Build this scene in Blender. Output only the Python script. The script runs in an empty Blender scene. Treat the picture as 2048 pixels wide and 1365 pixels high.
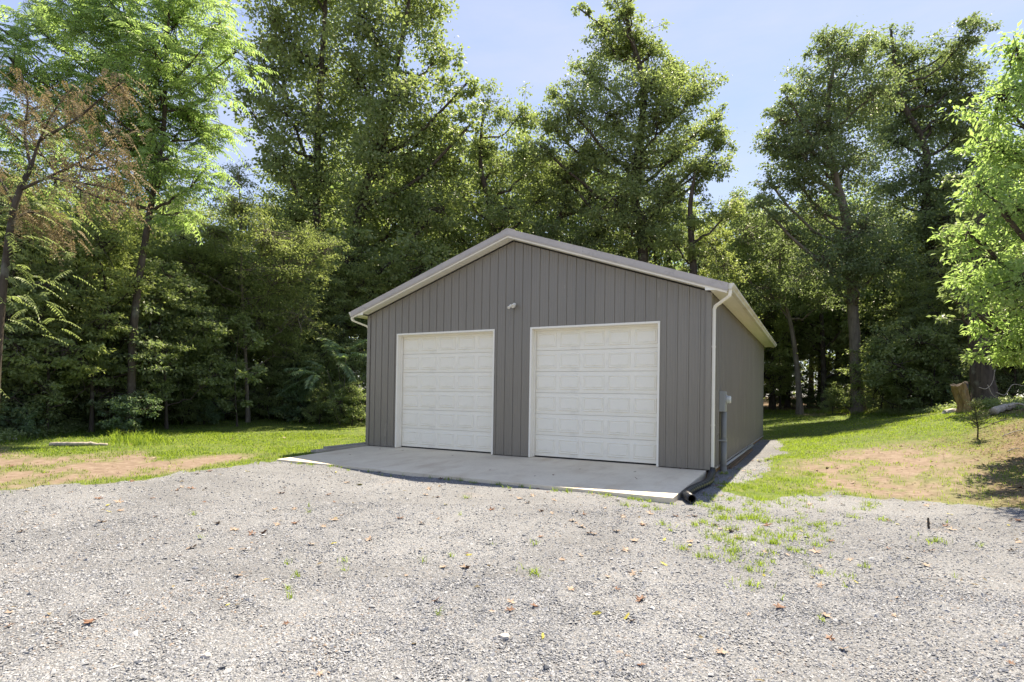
import bpy, math, random
import numpy as np
from mathutils import Matrix, Vector

# ------------------------------------------------------------------ camera, sky, sun, exposure
scene = bpy.context.scene
COL = scene.collection
CAM_F, CAM_PITCH, CAM_ROLL, CAM_CY, CAM_YAW = 1128.66, .0114, .0154, 778.54, .4943
CAM_POS = np.array([11.0498, -11.9951, 1.457])
_c, _s = math.cos(CAM_YAW), math.sin(CAM_YAW)
_r, _f, _u = np.array([_c, _s, 0]), np.array([-_s, _c, 0]), np.array([0, 0, 1.])
_cp, _sp = math.cos(CAM_PITCH), math.sin(CAM_PITCH)
FWD, _u2 = _f*_cp + _u*_sp, _u*_cp - _f*_sp
_cr, _sr = math.cos(CAM_ROLL), math.sin(CAM_ROLL)
RGT, UPV = _r*_cr + _u2*_sr, _u2*_cr - _r*_sr

cam_data = bpy.data.cameras.new("camera")
cam_data.sensor_fit = 'HORIZONTAL'; cam_data.sensor_width = 36.0
cam_data.lens = CAM_F/2048*36.0
cam_data.shift_y = (CAM_CY - 682.5)/2048
cam_data.clip_start = .1; cam_data.clip_end = 2000
cam = bpy.data.objects.new("camera", cam_data); COL.objects.link(cam)
cam.matrix_world = Matrix(((RGT[0], UPV[0], -FWD[0], CAM_POS[0]), (RGT[1], UPV[1], -FWD[1], CAM_POS[1]),
                           (RGT[2], UPV[2], -FWD[2], CAM_POS[2]), (0, 0, 0, 1)))
scene.camera = cam

SUN_TO = Vector((.012, .59, 1)).normalized()
SUN_EL = math.asin(SUN_TO.z)
world = bpy.data.worlds.new("World"); scene.world = world; world.use_nodes = True
wn, wl = world.node_tree.nodes, world.node_tree.links
wn.clear()
w_out = wn.new('ShaderNodeOutputWorld'); w_bg = wn.new('ShaderNodeBackground')
w_sky = wn.new('ShaderNodeTexSky'); w_sky.sky_type = 'NISHITA'; w_sky.sun_disc = False
w_sky.sun_elevation = SUN_EL; w_sky.sun_rotation = math.radians(1.0)
w_sky.altitude = 100; w_sky.air_density = 1.0; w_sky.dust_density = 0.1; w_sky.ozone_density = 4.0
w_bg.inputs['Strength'].default_value = .049
# thin high cloud all round the sky
w_tc = wn.new('ShaderNodeTexCoord'); w_map = wn.new('ShaderNodeMapping')
w_map.inputs['Scale'].default_value = (1.3, 1.3, 5.0)
w_noise = wn.new('ShaderNodeTexNoise'); w_noise.inputs['Scale'].default_value = 1.6
w_noise.inputs['Detail'].default_value = 7; w_noise.inputs['Roughness'].default_value = .6
w_rmp = wn.new('ShaderNodeMapRange'); w_rmp.inputs['From Min'].default_value = .42; w_rmp.inputs['From Max'].default_value = .85
w_rmp.inputs['To Min'].default_value = .0; w_rmp.inputs['To Max'].default_value = .4
w_veil = wn.new('ShaderNodeMix'); w_veil.data_type = 'RGBA'; w_veil.inputs['Factor'].default_value = .55; w_veil.inputs['B'].default_value = (2.0, 2.72, 5.3, 1)
w_mix = wn.new('ShaderNodeMix'); w_mix.data_type = 'RGBA'
w_mix.inputs['B'].default_value = (3.4, 3.7, 5.0, 1)
wl.new(w_tc.outputs['Generated'], w_map.inputs['Vector']); wl.new(w_map.outputs['Vector'], w_noise.inputs['Vector'])
wl.new(w_noise.outputs['Fac'], w_rmp.inputs['Value']); wl.new(w_rmp.outputs['Result'], w_mix.inputs['Factor'])
wl.new(w_sky.outputs['Color'], w_veil.inputs['A']); wl.new(w_veil.outputs['Result'], w_mix.inputs['A']); wl.new(w_mix.outputs['Result'], w_bg.inputs['Color'])
wl.new(w_bg.outputs['Background'], w_out.inputs['Surface'])

sun_data = bpy.data.lights.new("sun", 'SUN'); sun_data.energy = 2.45; sun_data.angle = math.radians(.5)
sun_data.color = (1, .985, .965)
sun = bpy.data.objects.new("sun", sun_data); COL.objects.link(sun)
sun.rotation_euler = SUN_TO.to_track_quat('Z', 'Y').to_euler(); sun.location = (0, 20, 40)

vs = scene.view_settings
vs.view_transform = 'Standard'; vs.look = 'None'; vs.gamma = 1; vs.use_curve_mapping = False
vs.exposure = 2.38
vs.use_white_balance = True; vs.white_balance_temperature = 8600; vs.white_balance_tint = 9
cyc = scene.cycles
cyc.max_bounces = 12; cyc.diffuse_bounces = 8; cyc.glossy_bounces = 3; cyc.transmission_bounces = 5; cyc.transparent_max_bounces = 4
cyc.caustics_reflective = False; cyc.caustics_refractive = False; cyc.sample_clamp_indirect = 10

# ------------------------------------------------------------------ helpers
def tag(o, label=None, cat=None, group=None, kind=None):
    if label: o['label'] = label
    if cat: o['category'] = cat
    if group: o['group'] = group
    if kind: o['kind'] = kind
    return o

def link(name, data, parent=None):
    o = bpy.data.objects.new(name, data); COL.objects.link(o)
    if parent is not None: o.parent = parent
    return o

def empty(name, loc=(0, 0, 0), rz=0):
    o = link(name, None); o.location = loc; o.rotation_euler.z = rz
    o.empty_display_size = .2
    return o

def np_mesh(name, V, F, mat=None, attrs=None, smooth=False):
    """V (n,3); F (m,k) faces of one size, or a list of such arrays."""
    me = bpy.data.meshes.new(name)
    V = np.asarray(V, np.float32)
    Fs = F if isinstance(F, list) else [F]
    Fs = [np.asarray(f, np.int32) for f in Fs if len(f)]
    me.vertices.add(len(V)); me.vertices.foreach_set('co', V.ravel())
    nl = sum(f.size for f in Fs); npoly = sum(len(f) for f in Fs)
    me.loops.add(nl); me.polygons.add(npoly)
    me.loops.foreach_set('vertex_index', np.concatenate([f.ravel() for f in Fs]))
    tot = np.concatenate([np.full(len(f), f.shape[1], np.int32) for f in Fs])
    me.polygons.foreach_set('loop_start', np.concatenate([[0], np.cumsum(tot)[:-1]]).astype(np.int32))
    me.update(calc_edges=True)
    me.polygons.foreach_set('use_smooth', np.full(npoly, smooth))
    for k, a in (attrs or {}).items():
        a = np.asarray(a, np.float32)
        if a.ndim == 1:
            at_ = me.attributes.new(k, 'FLOAT', 'POINT'); at_.data.foreach_set('value', a)
        else:
            at_ = me.attributes.new(k, 'FLOAT_COLOR', 'POINT'); at_.data.foreach_set('color', a.ravel())
    if mat: me.materials.append(mat)
    return me

class MB:
    """collects simple solids into one mesh"""
    def __init__(s): s.V = []; s.F = []
    def add(s, V, F):
        b = len(s.V); s.V += [tuple(map(float, v)) for v in V]; s.F += [tuple(i + b for i in f) for f in F]
        return s
    def box(s, x0, x1, y0, y1, z0, z1):
        return s.add([(x, y, z) for x in (x0, x1) for y in (y0, y1) for z in (z0, z1)],
                     [(0, 1, 3, 2), (4, 6, 7, 5), (0, 4, 5, 1), (2, 3, 7, 6), (0, 2, 6, 4), (1, 5, 7, 3)])
    def prism(s, poly, d):
        n = len(poly); P = [Vector(p) for p in poly]; d = Vector(d)
        return s.add(P + [p + d for p in P], [tuple(range(n))[::-1], tuple(range(n, 2*n))] +
                     [(i, (i+1) % n, n + (i+1) % n, n + i) for i in range(n)])
    def tube(s, pts, rad, sides=12, cap=True, hollow=False):
        V, F = tube_np(np.array(pts, float), np.broadcast_to(np.asarray(rad, float), (len(pts),)), sides)
        F = [tuple(f) for f in F]
        if cap:
            F.append(tuple(range(sides))[::-1]); m = len(V) - sides; F.append(tuple(range(m, m + sides)))
        return s.add(V, F)
    def sheet(s, prof0, prof1):
        n = len(prof0)
        return s.add(list(prof0) + list(prof1), [(i, i+1, n+i+1, n+i) for i in range(n-1)])
    def build(s, name, mat, parent=None, bevel=0, smooth=False):
        me = bpy.data.meshes.new(name); me.from_pydata(s.V, [], s.F); me.update()
        if mat: me.materials.append(mat)
        if smooth: me.polygons.foreach_set('use_smooth', [True]*len(me.polygons))
        o = link(name, me, parent)
        if bevel:
            b = o.modifiers.new('bevel', 'BEVEL'); b.width = bevel; b.segments = 2; b.limit_method = 'ANGLE'
        return o

def frames(P):
    T = np.gradient(P, axis=-2)
    T /= np.linalg.norm(T, axis=-1, keepdims=True) + 1e-9
    ref = np.where(np.abs(T[..., 2:3]) > .9, np.array([1., 0, 0]), np.array([0, 0, 1.]))
    A = np.cross(T, ref); A /= np.linalg.norm(A, axis=-1, keepdims=True) + 1e-9
    return A, np.cross(T, A)

def tube_np(P, R, sides):
    V, F = tubes_np(P[None], np.asarray(R)[None], sides); return V, F

def tubes_np(P, R, sides):
    """batch of polylines P (m,n,3), radii R (m,n)"""
    m, n, _ = P.shape
    A, B = frames(P)
    a = np.arange(sides)*2*np.pi/sides
    V = P[:, :, None] + R[:, :, None, None]*(A[:, :, None]*np.cos(a)[None, None, :, None] + B[:, :, None]*np.sin(a)[None, None, :, None])
    idx = np.arange(m*n*sides).reshape(m, n, sides)
    nx = np.roll(idx, -1, axis=2)
    F = np.stack([idx[:, :-1], nx[:, :-1], nx[:, 1:], idx[:, 1:]], -1).reshape(-1, 4)
    return V.reshape(-1, 3), F

def ray(px, py):
    return FWD + RGT*(px - 1024)/CAM_F - UPV*(py - CAM_CY)/CAM_F
def at(px, py, d):
    return CAM_POS + ray(px, py)*d

# ------------------------------------------------------------------ terrain height
CTRL = [(9, -9, -.25), (5, -11, -.25), (13, -8, -.26), (11, -12, -.25), (0, -8, -.21), (4.5, -3.5, -.16), (9.1, -3.3, -.175),
        (0, -3.2, -.13), (9.5, 1, -.15), (9.5, 7, -.14), (9.5, 13.5, -.1), (-.3, 7, -.1), (-.3, 13.5, .0), (13, 0, -.22), (4.5, 5, -.16), (4.5, 0, -.17), (9.6, -1.5, -.18),
        (11, -30, -.4), (-20, -30, -.3), (40, -30, .5), (-45, 10, 1.2), (-30, 50, 1.6), (10, 70, 1.8), (45, 50, 3), (40, 10, 2.6)]
for px, py, d in ((500, 830, 27), (300, 850, 22), (100, 865, 18), (0, 890, 14.5), (700, 830, 30), (1600, 830, 36), (1715, 825, 33),
                  (1800, 830, 30), (1930, 820, 20), (1955, 885, 14.5), (2047, 850, 14.5), (2047, 925, 11.5)):
    CTRL.append(tuple(at(px, py, d)))
CTRL = np.array(CTRL)
def _tps(r2): return np.where(r2 > 1e-9, .5*r2*np.log(np.maximum(r2, 1e-9)), 0)
_n = len(CTRL)
_K = _tps(((CTRL[:, None, :2] - CTRL[None, :, :2])**2).sum(-1)) + np.eye(_n)*2.0
_P = np.c_[np.ones(_n), CTRL[:, :2]]
_W = np.linalg.solve(np.block([[_K, _P], [_P.T, np.zeros((3, 3))]]), np.r_[CTRL[:, 2], 0, 0, 0])
def hgt(x, y):
    x = np.asarray(x, float); y = np.asarray(y, float); sh = x.shape
    X = np.c_[x.ravel(), y.ravel()]
    out = np.empty(len(X))
    for i in range(0, len(X), 40000):
        q = X[i:i+40000]
        out[i:i+40000] = _tps(((q[:, None] - CTRL[None, :, :2])**2).sum(-1)) @ _W[:_n] + _W[_n] + q @ _W[_n+1:]
    d = np.hypot(X[:, 0] - 5, X[:, 1] - 5)
    w = np.clip((d - 42)/25, 0, 1); w = w*w*(3 - 2*w)
    out = out*(1 - w) + 1.8*w
    out += .018*np.sin(X[:, 0]*1.7 + X[:, 1]*.6)*np.sin(X[:, 1]*1.3 - X[:, 0]*.4) + .008*np.sin(X[:, 0]*4.1 + 1)*np.sin(X[:, 1]*3.7)
    return out.reshape(sh)
def ground_at(px, py):
    """where the line of sight through a photo point meets the terrain"""
    d = ray(px, py); t = 2.0
    ts = np.r_[np.arange(2, 60, .05)]
    P = CAM_POS + d*ts[:, None]
    below = P[:, 2] < hgt(P[:, 0], P[:, 1])
    t = ts[np.argmax(below)] if below.any() else 60.
    p = CAM_POS + d*t
    return np.array([p[0], p[1], float(hgt(p[0], p[1]))])
def on(p): return (p[0], p[1], float(hgt(p[0], p[1])))

# ------------------------------------------------------------------ value noise for masks
def vnoise(x, y, seed=0):
    r = np.random.default_rng(seed).random((64, 64))
    xi, yi = np.floor(x).astype(int), np.floor(y).astype(int)
    fx, fy = x - xi, y - yi
    fx = fx*fx*(3 - 2*fx); fy = fy*fy*(3 - 2*fy)
    g = lambda a, b: r[a % 64, b % 64]
    return (g(xi, yi)*(1-fx) + g(xi+1, yi)*fx)*(1-fy) + (g(xi, yi+1)*(1-fx) + g(xi+1, yi+1)*fx)*fy
def fbm(x, y, seed=0, o=4):
    v = 0; a = .5
    for i in range(o):
        v = v + a*vnoise(x*2**i, y*2**i, seed + i); a *= .5
    return v
def sdist(X, Y, poly):
    """signed distance to a polygon, positive inside"""
    P = np.array([p[:2] for p in poly], float); n = len(P)
    ins = np.zeros(X.shape, bool); dm = np.full(X.shape, 1e9)
    for i in range(n):
        a, b = P[i], P[(i+1) % n]
        e = b - a; t = np.clip(((X - a[0])*e[0] + (Y - a[1])*e[1])/(e @ e + 1e-12), 0, 1)
        dm = np.minimum(dm, np.hypot(X - a[0] - t*e[0], Y - a[1] - t*e[1]))
        c = ((a[1] > Y) != (b[1] > Y)) & (X < (b[0] - a[0])*(Y - a[1])/(b[1] - a[1] + 1e-12) + a[0])
        ins ^= c
    return np.where(ins, dm, -dm)
def sstep(a, b, x):
    t = np.clip((x - a)/(b - a), 0, 1); return t*t*(3 - 2*t)

G = ground_at
GRAVEL = [(-9, -9.2), *[G(*p) for p in ((0, 986), (100, 973), (300, 959), (420, 937), (520, 923), (557, 921))], (.4, -2.5), (8.8, -2.5), (9, 0), (9, 13.3),
          *[G(*p) for p in ((1562, 881), (1566, 898), (1552, 922), (1532, 942), (1500, 956), (1450, 966), (1445, 985), (1480, 996), (1520, 1003), (1600, 992), (1680, 985), (1750, 998), (1850, 1008), (1950, 1015), (2047, 1024))],
          (22, -4), (26, -30), (-25, -30), (-20, -14)]
DIRT_L = [(-12, -5.5), *[G(*p) for p in ((0, 908), (100, 918), (260, 908), (330, 921), (420, 914), (492, 911), (470, 921), (380, 939), (300, 948), (200, 957), (90, 968), (0, 982))], (-6, -8.5)]
DIRT_R = [G(*p) for p in ((1615, 935), (1680, 905), (1800, 893), (1895, 912), (1905, 960), (1850, 992), (1740, 990), (1650, 975))]
BANK = [G(*p) for p in ((1890, 890), (1930, 860), (1990, 842), (2047, 835))] + [(30, 12), (24, -3)] + [G(*p) for p in ((2047, 1012), (1960, 1002), (1900, 975))]
CLEAR = [(-30, -20), (-16, -6), at(0, 868, 15.5), at(100, 862, 18.5), at(300, 848, 22.5), at(500, 832, 27.5), at(735, 826, 31), (-10, 24), (2, 36),
         at(1530, 812, 41), at(1640, 826, 37), at(1720, 830, 32.5), at(1810, 832, 29.5), at(1905, 826, 21.5), at(2047, 838, 16.5), (30, 10), (45, -10), (45, -40), (-30, -40)]
SPOT = [G(1590, 832), G(1650, 832), G(1660, 822), G(1600, 818)]
TUFTS = [(1500, 1040, .35), (1560, 1075, .3), (1545, 1090, .2), (1470, 1105, .2), (1450, 1040, .25), (1520, 1000, .4), (1600, 985, .4), (1490, 975, .5), (1560, 960, .6), (1620, 950, .5),
         (1690, 990, .3), (1740, 1010, .2), (1870, 1085, .18), (1640, 1150, .12), (1500, 1175, .14), (1070, 1150, .14), (1400, 1010, .15), (1415, 1015, .15), (1440, 1020, .2), (1430, 995, .2), (1350, 1010, .12), (1310, 1020, .12), (1250, 1012, .12), (1290, 1015, .1), (930, 998, .08)]
TUFTS += [(860 + 30*i, 0, .1) for i in range(0)]
TUFT_W = [(*G(px, py)[:2], r) for px, py, r in TUFTS]
for sx, r in ((.9, .1), (1.3, .12), (1.9, .07), (5.2, .1), (6.0, .14), (6.5, .08), (7.35, .12), (8.1, .14), (8.5, .18), (8.75, .12)):
    TUFT_W.append((sx, -3.13, r))

def masks(X, Y):
    n1 = fbm(X*1.1, Y*1.1, 3) - .47; n2 = fbm(X*3.7, Y*3.7, 11) - .47
    wob = n1*1.3 + n2*.7
    gravel = sstep(-.18, .18, sdist(X, Y, GRAVEL) + wob*.7)
    dirt = np.maximum(sstep(-.4, .4, sdist(X, Y, DIRT_L) + .25 + wob*1.3), sstep(-.7, .5, sdist(X, Y, DIRT_R) + .35 + wob*1.8))
    dirt = np.maximum(dirt, sstep(-.5, .5, sdist(X, Y, SPOT) + wob)*.8)
    bank = sstep(-.8, .8, sdist(X, Y, BANK) + wob*1.5)
    clear = sstep(-.9, .9, sdist(X, Y, CLEAR) + wob*2.2)
    tuft = np.zeros(X.shape)
    for tx, ty, r in TUFT_W:
        tuft = np.maximum(tuft, sstep(1.15, .5, np.hypot(X - tx, Y - ty)/r + wob*1.6))
    gravel *= (1 - .25*tuft)
    litter = np.maximum(1 - clear, bank*(.5 + .45*sstep(-.08, .10, n1 + .4*n2)))
    dirt = dirt*(1 - gravel)
    litter = litter*(1 - gravel)*(1 - dirt)
    grass = np.clip(1 - gravel - dirt - litter, 0, 1)
    grass = np.maximum(grass, tuft*.25)
    dirt *= 1 - .55*sstep(.0, .2, n1 + n2*.8)
    litter = litter + dirt*.0
    grass = np.maximum(grass, np.clip(1 - gravel - dirt - litter, 0, 1))
    return gravel, dirt, grass, litter, tuft

# ------------------------------------------------------------------ materials
def mat(name):
    m = bpy.data.materials.new(name); m.use_nodes = True
    nt = m.node_tree; b = nt.nodes['Principled BSDF']
    return m, nt.nodes, nt.links, b
def setp(b, **k):
    for a, v in k.items(): b.inputs[a.replace('_', ' ')].default_value = v
def rgb(c): return (*c, 1)
def ramp(N, stops):
    r = N.new('ShaderNodeValToRGB'); e = r.color_ramp.elements
    e[0].position, e[0].color = stops[0][0], rgb(stops[0][1]); e[1].position, e[1].color = stops[-1][0], rgb(stops[-1][1])
    for p, c in stops[1:-1]:
        x = e.new(p); x.color = rgb(c)
    return r
def noise(N, L, scale, detail=4, rough=.55, vec=None, dist=0):
    n = N.new('ShaderNodeTexNoise'); n.inputs['Scale'].default_value = scale; n.inputs['Detail'].default_value = detail
    n.inputs['Roughness'].default_value = rough; n.inputs['Distortion'].default_value = dist
    if vec is not None: L.new(vec, n.inputs['Vector'])
    return n
def mixc(N, L, fac, a, b, mode='MIX'):
    m = N.new('ShaderNodeMix'); m.data_type = 'RGBA'; m.blend_type = mode
    for s, v in (('Factor', fac), ('A', a), ('B', b)):
        if isinstance(v, (int, float)): m.inputs[s].default_value = v
        elif isinstance(v, tuple): m.inputs[s].default_value = rgb(v)
        else: L.new(v, m.inputs[s])
    return m.outputs['Result']
def bump(N, L, b, h, strength=.3, dist=.01):
    bp = N.new('ShaderNodeBump'); bp.inputs['Strength'].default_value = strength; bp.inputs['Distance'].default_value = dist
    L.new(h, bp.inputs['Height']); L.new(bp.outputs['Normal'], b.inputs['Normal'])

def painted(name, col, rough=.45, spec=.4, var=.12, scale=3.0, dirt=None, stretch=None, metallic=0):
    m, N, L, b = mat(name)
    tc = N.new('ShaderNodeTexCoord'); mp = N.new('ShaderNodeMapping')
    if stretch: mp.inputs['Scale'].default_value = stretch
    L.new(tc.outputs['Object'], mp.inputs['Vector'])
    n = noise(N, L, scale, 5, .6, mp.outputs['Vector'])
    r = ramp(N, [(.3, tuple(c*(1 - var) for c in col)), (.7, tuple(min(1, c*(1 + var)) for c in col))])
    L.new(n.outputs['Fac'], r.inputs['Fac'])
    out = r.outputs['Color']
    if dirt:
        n2 = noise(N, L, dirt[1], 6, .7, mp.outputs['Vector'], .4)
        r2 = ramp(N, [(dirt[2], (0, 0, 0)), (dirt[3], (1, 1, 1))]); L.new(n2.outputs['Fac'], r2.inputs['Fac'])
        out = mixc(N, L, r2.outputs['Color'], out, dirt[0])
    L.new(out, b.inputs['Base Color'])
    setp(b, Roughness=rough, Metallic=metallic); b.inputs['Specular IOR Level'].default_value = spec
    n3 = noise(N, L, scale*2, 3, .5, mp.outputs['Vector'])
    mr = N.new('ShaderNodeMapRange'); mr.inputs['To Min'].default_value = rough*.85; mr.inputs['To Max'].default_value = min(1, rough*1.2)
    L.new(n3.outputs['Fac'], mr.inputs['Value']); L.new(mr.outputs['Result'], b.inputs['Roughness'])
    return m

M = {}
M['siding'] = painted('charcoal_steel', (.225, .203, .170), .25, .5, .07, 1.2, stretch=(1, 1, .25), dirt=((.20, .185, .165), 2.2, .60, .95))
M['trim_dark'] = painted('taupe_steel', (.47, .43, .40), .38, .45, .08, 2.0, dirt=((.20, .18, .16), 5, .55, .9))
M['white'] = painted('white_paint', (.87, .83, .735), .45, .4, .03, 2.0)
M['white_dirty'] = painted('weathered_white_aluminium', (.72, .69, .60), .42, .4, .04, 3.0, stretch=(1, .35, 1), dirt=((.42, .33, .18), 2.6, .50, .80))
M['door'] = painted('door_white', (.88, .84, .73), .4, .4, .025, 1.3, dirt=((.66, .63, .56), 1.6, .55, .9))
M['seal'] = painted('black_rubber', (.015, .015, .015), .7, .3)
M['grey_pvc'] = painted('grey_pvc', (.23, .235, .23), .5, .4, .06, 6, dirt=((.30, .29, .26), 9, .55, .85))
M['meter_box'] = painted('grey_enamel', (.36, .37, .37), .45, .4, .05, 5, dirt=((.30, .27, .22), 7, .6, .9))
M['black_plastic'] = painted('black_polyethylene', (.018, .020, .025), .3, .5, .2, 8, dirt=((.10, .09, .08), 12, .55, .9))
M['timber'] = painted('treated_timber', (.36, .21, .09), .8, .2, .25, 9, stretch=(1, .15, 1))
M['old_board'] = painted('grey_board', (.34, .32, .28), .85, .2, .2, 8, stretch=(1, .15, 1))
M['rust_metal'] = painted('brown_edging', (.14, .09, .06), .7, .3, .3, 9, stretch=(1, .2, 1))
M['screw'] = painted('screw_head', (.11, .11, .105), .35, .5, .05)

# meter glass
m, N, L, b = mat('meter_glass'); setp(b, Base_Color=(.62, .64, .63, 1), Roughness=.12); b.inputs['Coat Weight'].default_value = .6; M['meter_glass'] = m

# concrete
m, N, L, b = mat('concrete')
tc = N.new('ShaderNodeTexCoord')
n1 = noise(N, L, 1.1, 6, .65, tc.outputs['Object'], .3); n2 = noise(N, L, 18, 6, .7, tc.outputs['Object'])
mp = N.new('ShaderNodeMapping'); mp.inputs['Scale'].default_value = (3.0, .7, 1); mp.inputs['Rotation'].default_value = (0, 0, .5)
L.new(tc.outputs['Object'], mp.inputs['Vector']); n3 = noise(N, L, .8, 5, .6, mp.outputs['Vector'])
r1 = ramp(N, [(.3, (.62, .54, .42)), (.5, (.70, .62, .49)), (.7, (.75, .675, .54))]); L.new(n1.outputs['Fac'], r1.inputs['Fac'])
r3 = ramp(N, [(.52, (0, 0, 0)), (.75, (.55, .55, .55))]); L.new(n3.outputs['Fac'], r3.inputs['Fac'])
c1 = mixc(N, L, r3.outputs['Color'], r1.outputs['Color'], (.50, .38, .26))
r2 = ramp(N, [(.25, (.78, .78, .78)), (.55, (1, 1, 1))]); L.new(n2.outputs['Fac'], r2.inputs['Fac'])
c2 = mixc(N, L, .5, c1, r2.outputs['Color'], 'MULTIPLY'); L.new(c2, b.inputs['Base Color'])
setp(b, Roughness=.85); b.inputs['Specular IOR Level'].default_value = .25; bump(N, L, b, n2.outputs['Fac'], .25, .004); M['concrete'] = m

# ground: one sheet, what grows or lies where comes from a vertex attribute
m, N, L, b = mat('ground_cover')
tc = N.new('ShaderNodeTexCoord'); P = tc.outputs['Object']
am = N.new('ShaderNodeAttribute'); am.attribute_name = 'cover'
sep = N.new('ShaderNodeSeparateColor'); L.new(am.outputs['Color'], sep.inputs['Color'])
vo = N.new('ShaderNodeTexVoronoi'); vo.inputs['Scale'].default_value = 62; L.new(P, vo.inputs['Vector'])
vs_ = N.new('ShaderNodeSeparateColor'); L.new(vo.outputs['Color'], vs_.inputs['Color'])
rg = ramp(N, [(0, (.16, .17, .185)), (.18, (.25, .26, .28)), (.5, (.32, .332, .35)), (.9, (.37, .381, .40)), (1, (.345, .305, .28))]); L.new(vs_.outputs['Red'], rg.inputs['Fac'])
rd = ramp(N, [(.25, (1, 1, 1)), (.75, (.38, .38, .38))]); L.new(vo.outputs['Distance'], rd.inputs['Fac'])
vo.inputs['Randomness'].default_value = 1
mrd = N.new('ShaderNodeMath'); mrd.operation = 'MULTIPLY'; mrd.inputs[1].default_value = 1.25; L.new(vo.outputs['Distance'], mrd.inputs[0])
L.new(mrd.outputs[0], rd.inputs['Fac'])
g0 = mixc(N, L, .75, rg.outputs['Color'], rd.outputs['Color'], 'MULTIPLY')
ng = noise(N, L, .55, 6, .65, P, .5)
rgp = ramp(N, [(.36, (.66, .66, .665)), (.62, (1, 1, 1))]); L.new(ng.outputs['Fac'], rgp.inputs['Fac'])
g1 = mixc(N, L, .8, g0, rgp.outputs['Color'], 'MULTIPLY')
ngt = noise(N, L, .9, 5, .6, P); rgt = ramp(N, [(.64, (0, 0, 0)), (.8, (.35, .35, .35))]); L.new(ngt.outputs['Fac'], rgt.inputs['Fac'])
g2 = mixc(N, L, rgt.outputs['Color'], g1, (.36, .27, .20))
nd = noise(N, L, 6, 8, .7, P); rdirt = ramp(N, [(.3, (.125, .09, .068)), (.5, (.185, .138, .106)), (.7, (.25, .20, .165))]); L.new(nd.outputs['Fac'], rdirt.inputs['Fac'])
ns = noise(N, L, 3.0, 8, .75, P); rgs = ramp(N, [(.3, (.045, .072, .016)), (.5, (.085, .125, .026)), (.68, (.15, .155, .05))]); L.new(ns.outputs['Fac'], rgs.inputs['Fac'])
nl = noise(N, L, 9, 8, .75, P); rl = ramp(N, [(.3, (.05, .034, .022)), (.5, (.14, .095, .06)), (.72, (.28, .20, .14))]); L.new(nl.outputs['Fac'], rl.inputs['Fac'])
x = mixc(N, L, sep.outputs['Blue'], rl.outputs['Color'], rgs.outputs['Color'])
x = mixc(N, L, sep.outputs['Green'], x, rdirt.outputs['Color'])
# stones and soil mix at the edges of the gravel
nb = noise(N, L, 14, 4, .7, P)
ad = N.new('ShaderNodeMath'); ad.operation = 'ADD'; L.new(sep.outputs['Red'], ad.inputs[0])
nb2 = N.new('ShaderNodeMapRange'); nb2.inputs['To Min'].default_value = -.35; nb2.inputs['To Max'].default_value = .35; L.new(nb.outputs['Fac'], nb2.inputs['Value'])
L.new(nb2.outputs['Result'], ad.inputs[1])
ss = N.new('ShaderNodeMapRange'); ss.interpolation_type = 'SMOOTHSTEP'; ss.inputs['From Min'].default_value = .35; ss.inputs['From Max'].default_value = .6
L.new(ad.outputs[0], ss.inputs['Value'])
x = mixc(N, L, ss.outputs['Result'], x, g2)
L.new(x, b.inputs['Base Color']); setp(b, Roughness=.9); b.inputs['Specular IOR Level'].default_value = .15
hh = mixc(N, L, ss.outputs['Result'], nl.outputs['Color'], rd.outputs['Color'])
bump(N, L, b, hh, .9, .012); M['ground'] = m

def tinted(name, stops, rough=.85, spec=.2, attr='tint'):
    m, N, L, b = mat(name)
    a = N.new('ShaderNodeAttribute'); a.attribute_name = attr
    r = ramp(N, stops); L.new(a.outputs['Fac'], r.inputs['Fac'])
    tc = N.new('ShaderNodeTexCoord'); n = noise(N, L, 60, 3, .6, tc.outputs['Object'])
    rr = ramp(N, [(.3, (.75, .75, .75)), (.7, (1, 1, 1))]); L.new(n.outputs['Fac'], rr.inputs['Fac'])
    L.new(mixc(N, L, .7, r.outputs['Color'], rr.outputs['Color'], 'MULTIPLY'), b.inputs['Base Color'])
    setp(b, Roughness=rough); b.inputs['Specular IOR Level'].default_value = spec
    return m
M['stone'] = tinted('crushed_stone', [(0, (.14, .15, .168)), (.12, (.215, .228, .248)), (.35, (.285, .296, .316)), (.7, (.345, .356, .374)), (.965, (.41, .42, .435)), (.985, (.34, .29, .255)), (1, (.32, .255, .21))], .9, .1)

def foliage(name, stops, trans, tw=.42, rough=.48, spec=.35):
    m, N, L, b = mat(name)
    a = N.new('ShaderNodeAttribute'); a.attribute_name = 'tint'
    stops = [(p, tuple(min(.6, v*.95/(1 - tw)) for v in c)) for p, c in stops]      # the mix with the translucent side takes its share
    r = ramp(N, stops); L.new(a.outputs['Fac'], r.inputs['Fac'])
    L.new(r.outputs['Color'], b.inputs['Base Color']); setp(b, Roughness=rough); b.inputs['Specular IOR Level'].default_value = spec
    t = N.new('ShaderNodeBsdfTranslucent')
    rt = ramp(N, [(0, tuple(c*.75 for c in trans)), (.7, trans), (1, tuple(min(1, c*1.25) for c in trans))]); L.new(a.outputs['Fac'], rt.inputs['Fac'])
    L.new(rt.outputs['Color'], t.inputs['Color'])
    mx = N.new('ShaderNodeMixShader'); mx.inputs['Fac'].default_value = tw
    L.new(b.outputs['BSDF'], mx.inputs[1]); L.new(t.outputs['BSDF'], mx.inputs[2])
    L.new(mx.outputs['Shader'], N['Material Output'].inputs['Surface'])
    return m
M['leaf_mid'] = foliage('leaf_mid_green', [(0, (.098, .128, .060)), (.5, (.128, .160, .074)), (.93, (.160, .190, .088)), (1, (.23, .21, .09))], (.38, .50, .15), .42)
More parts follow.
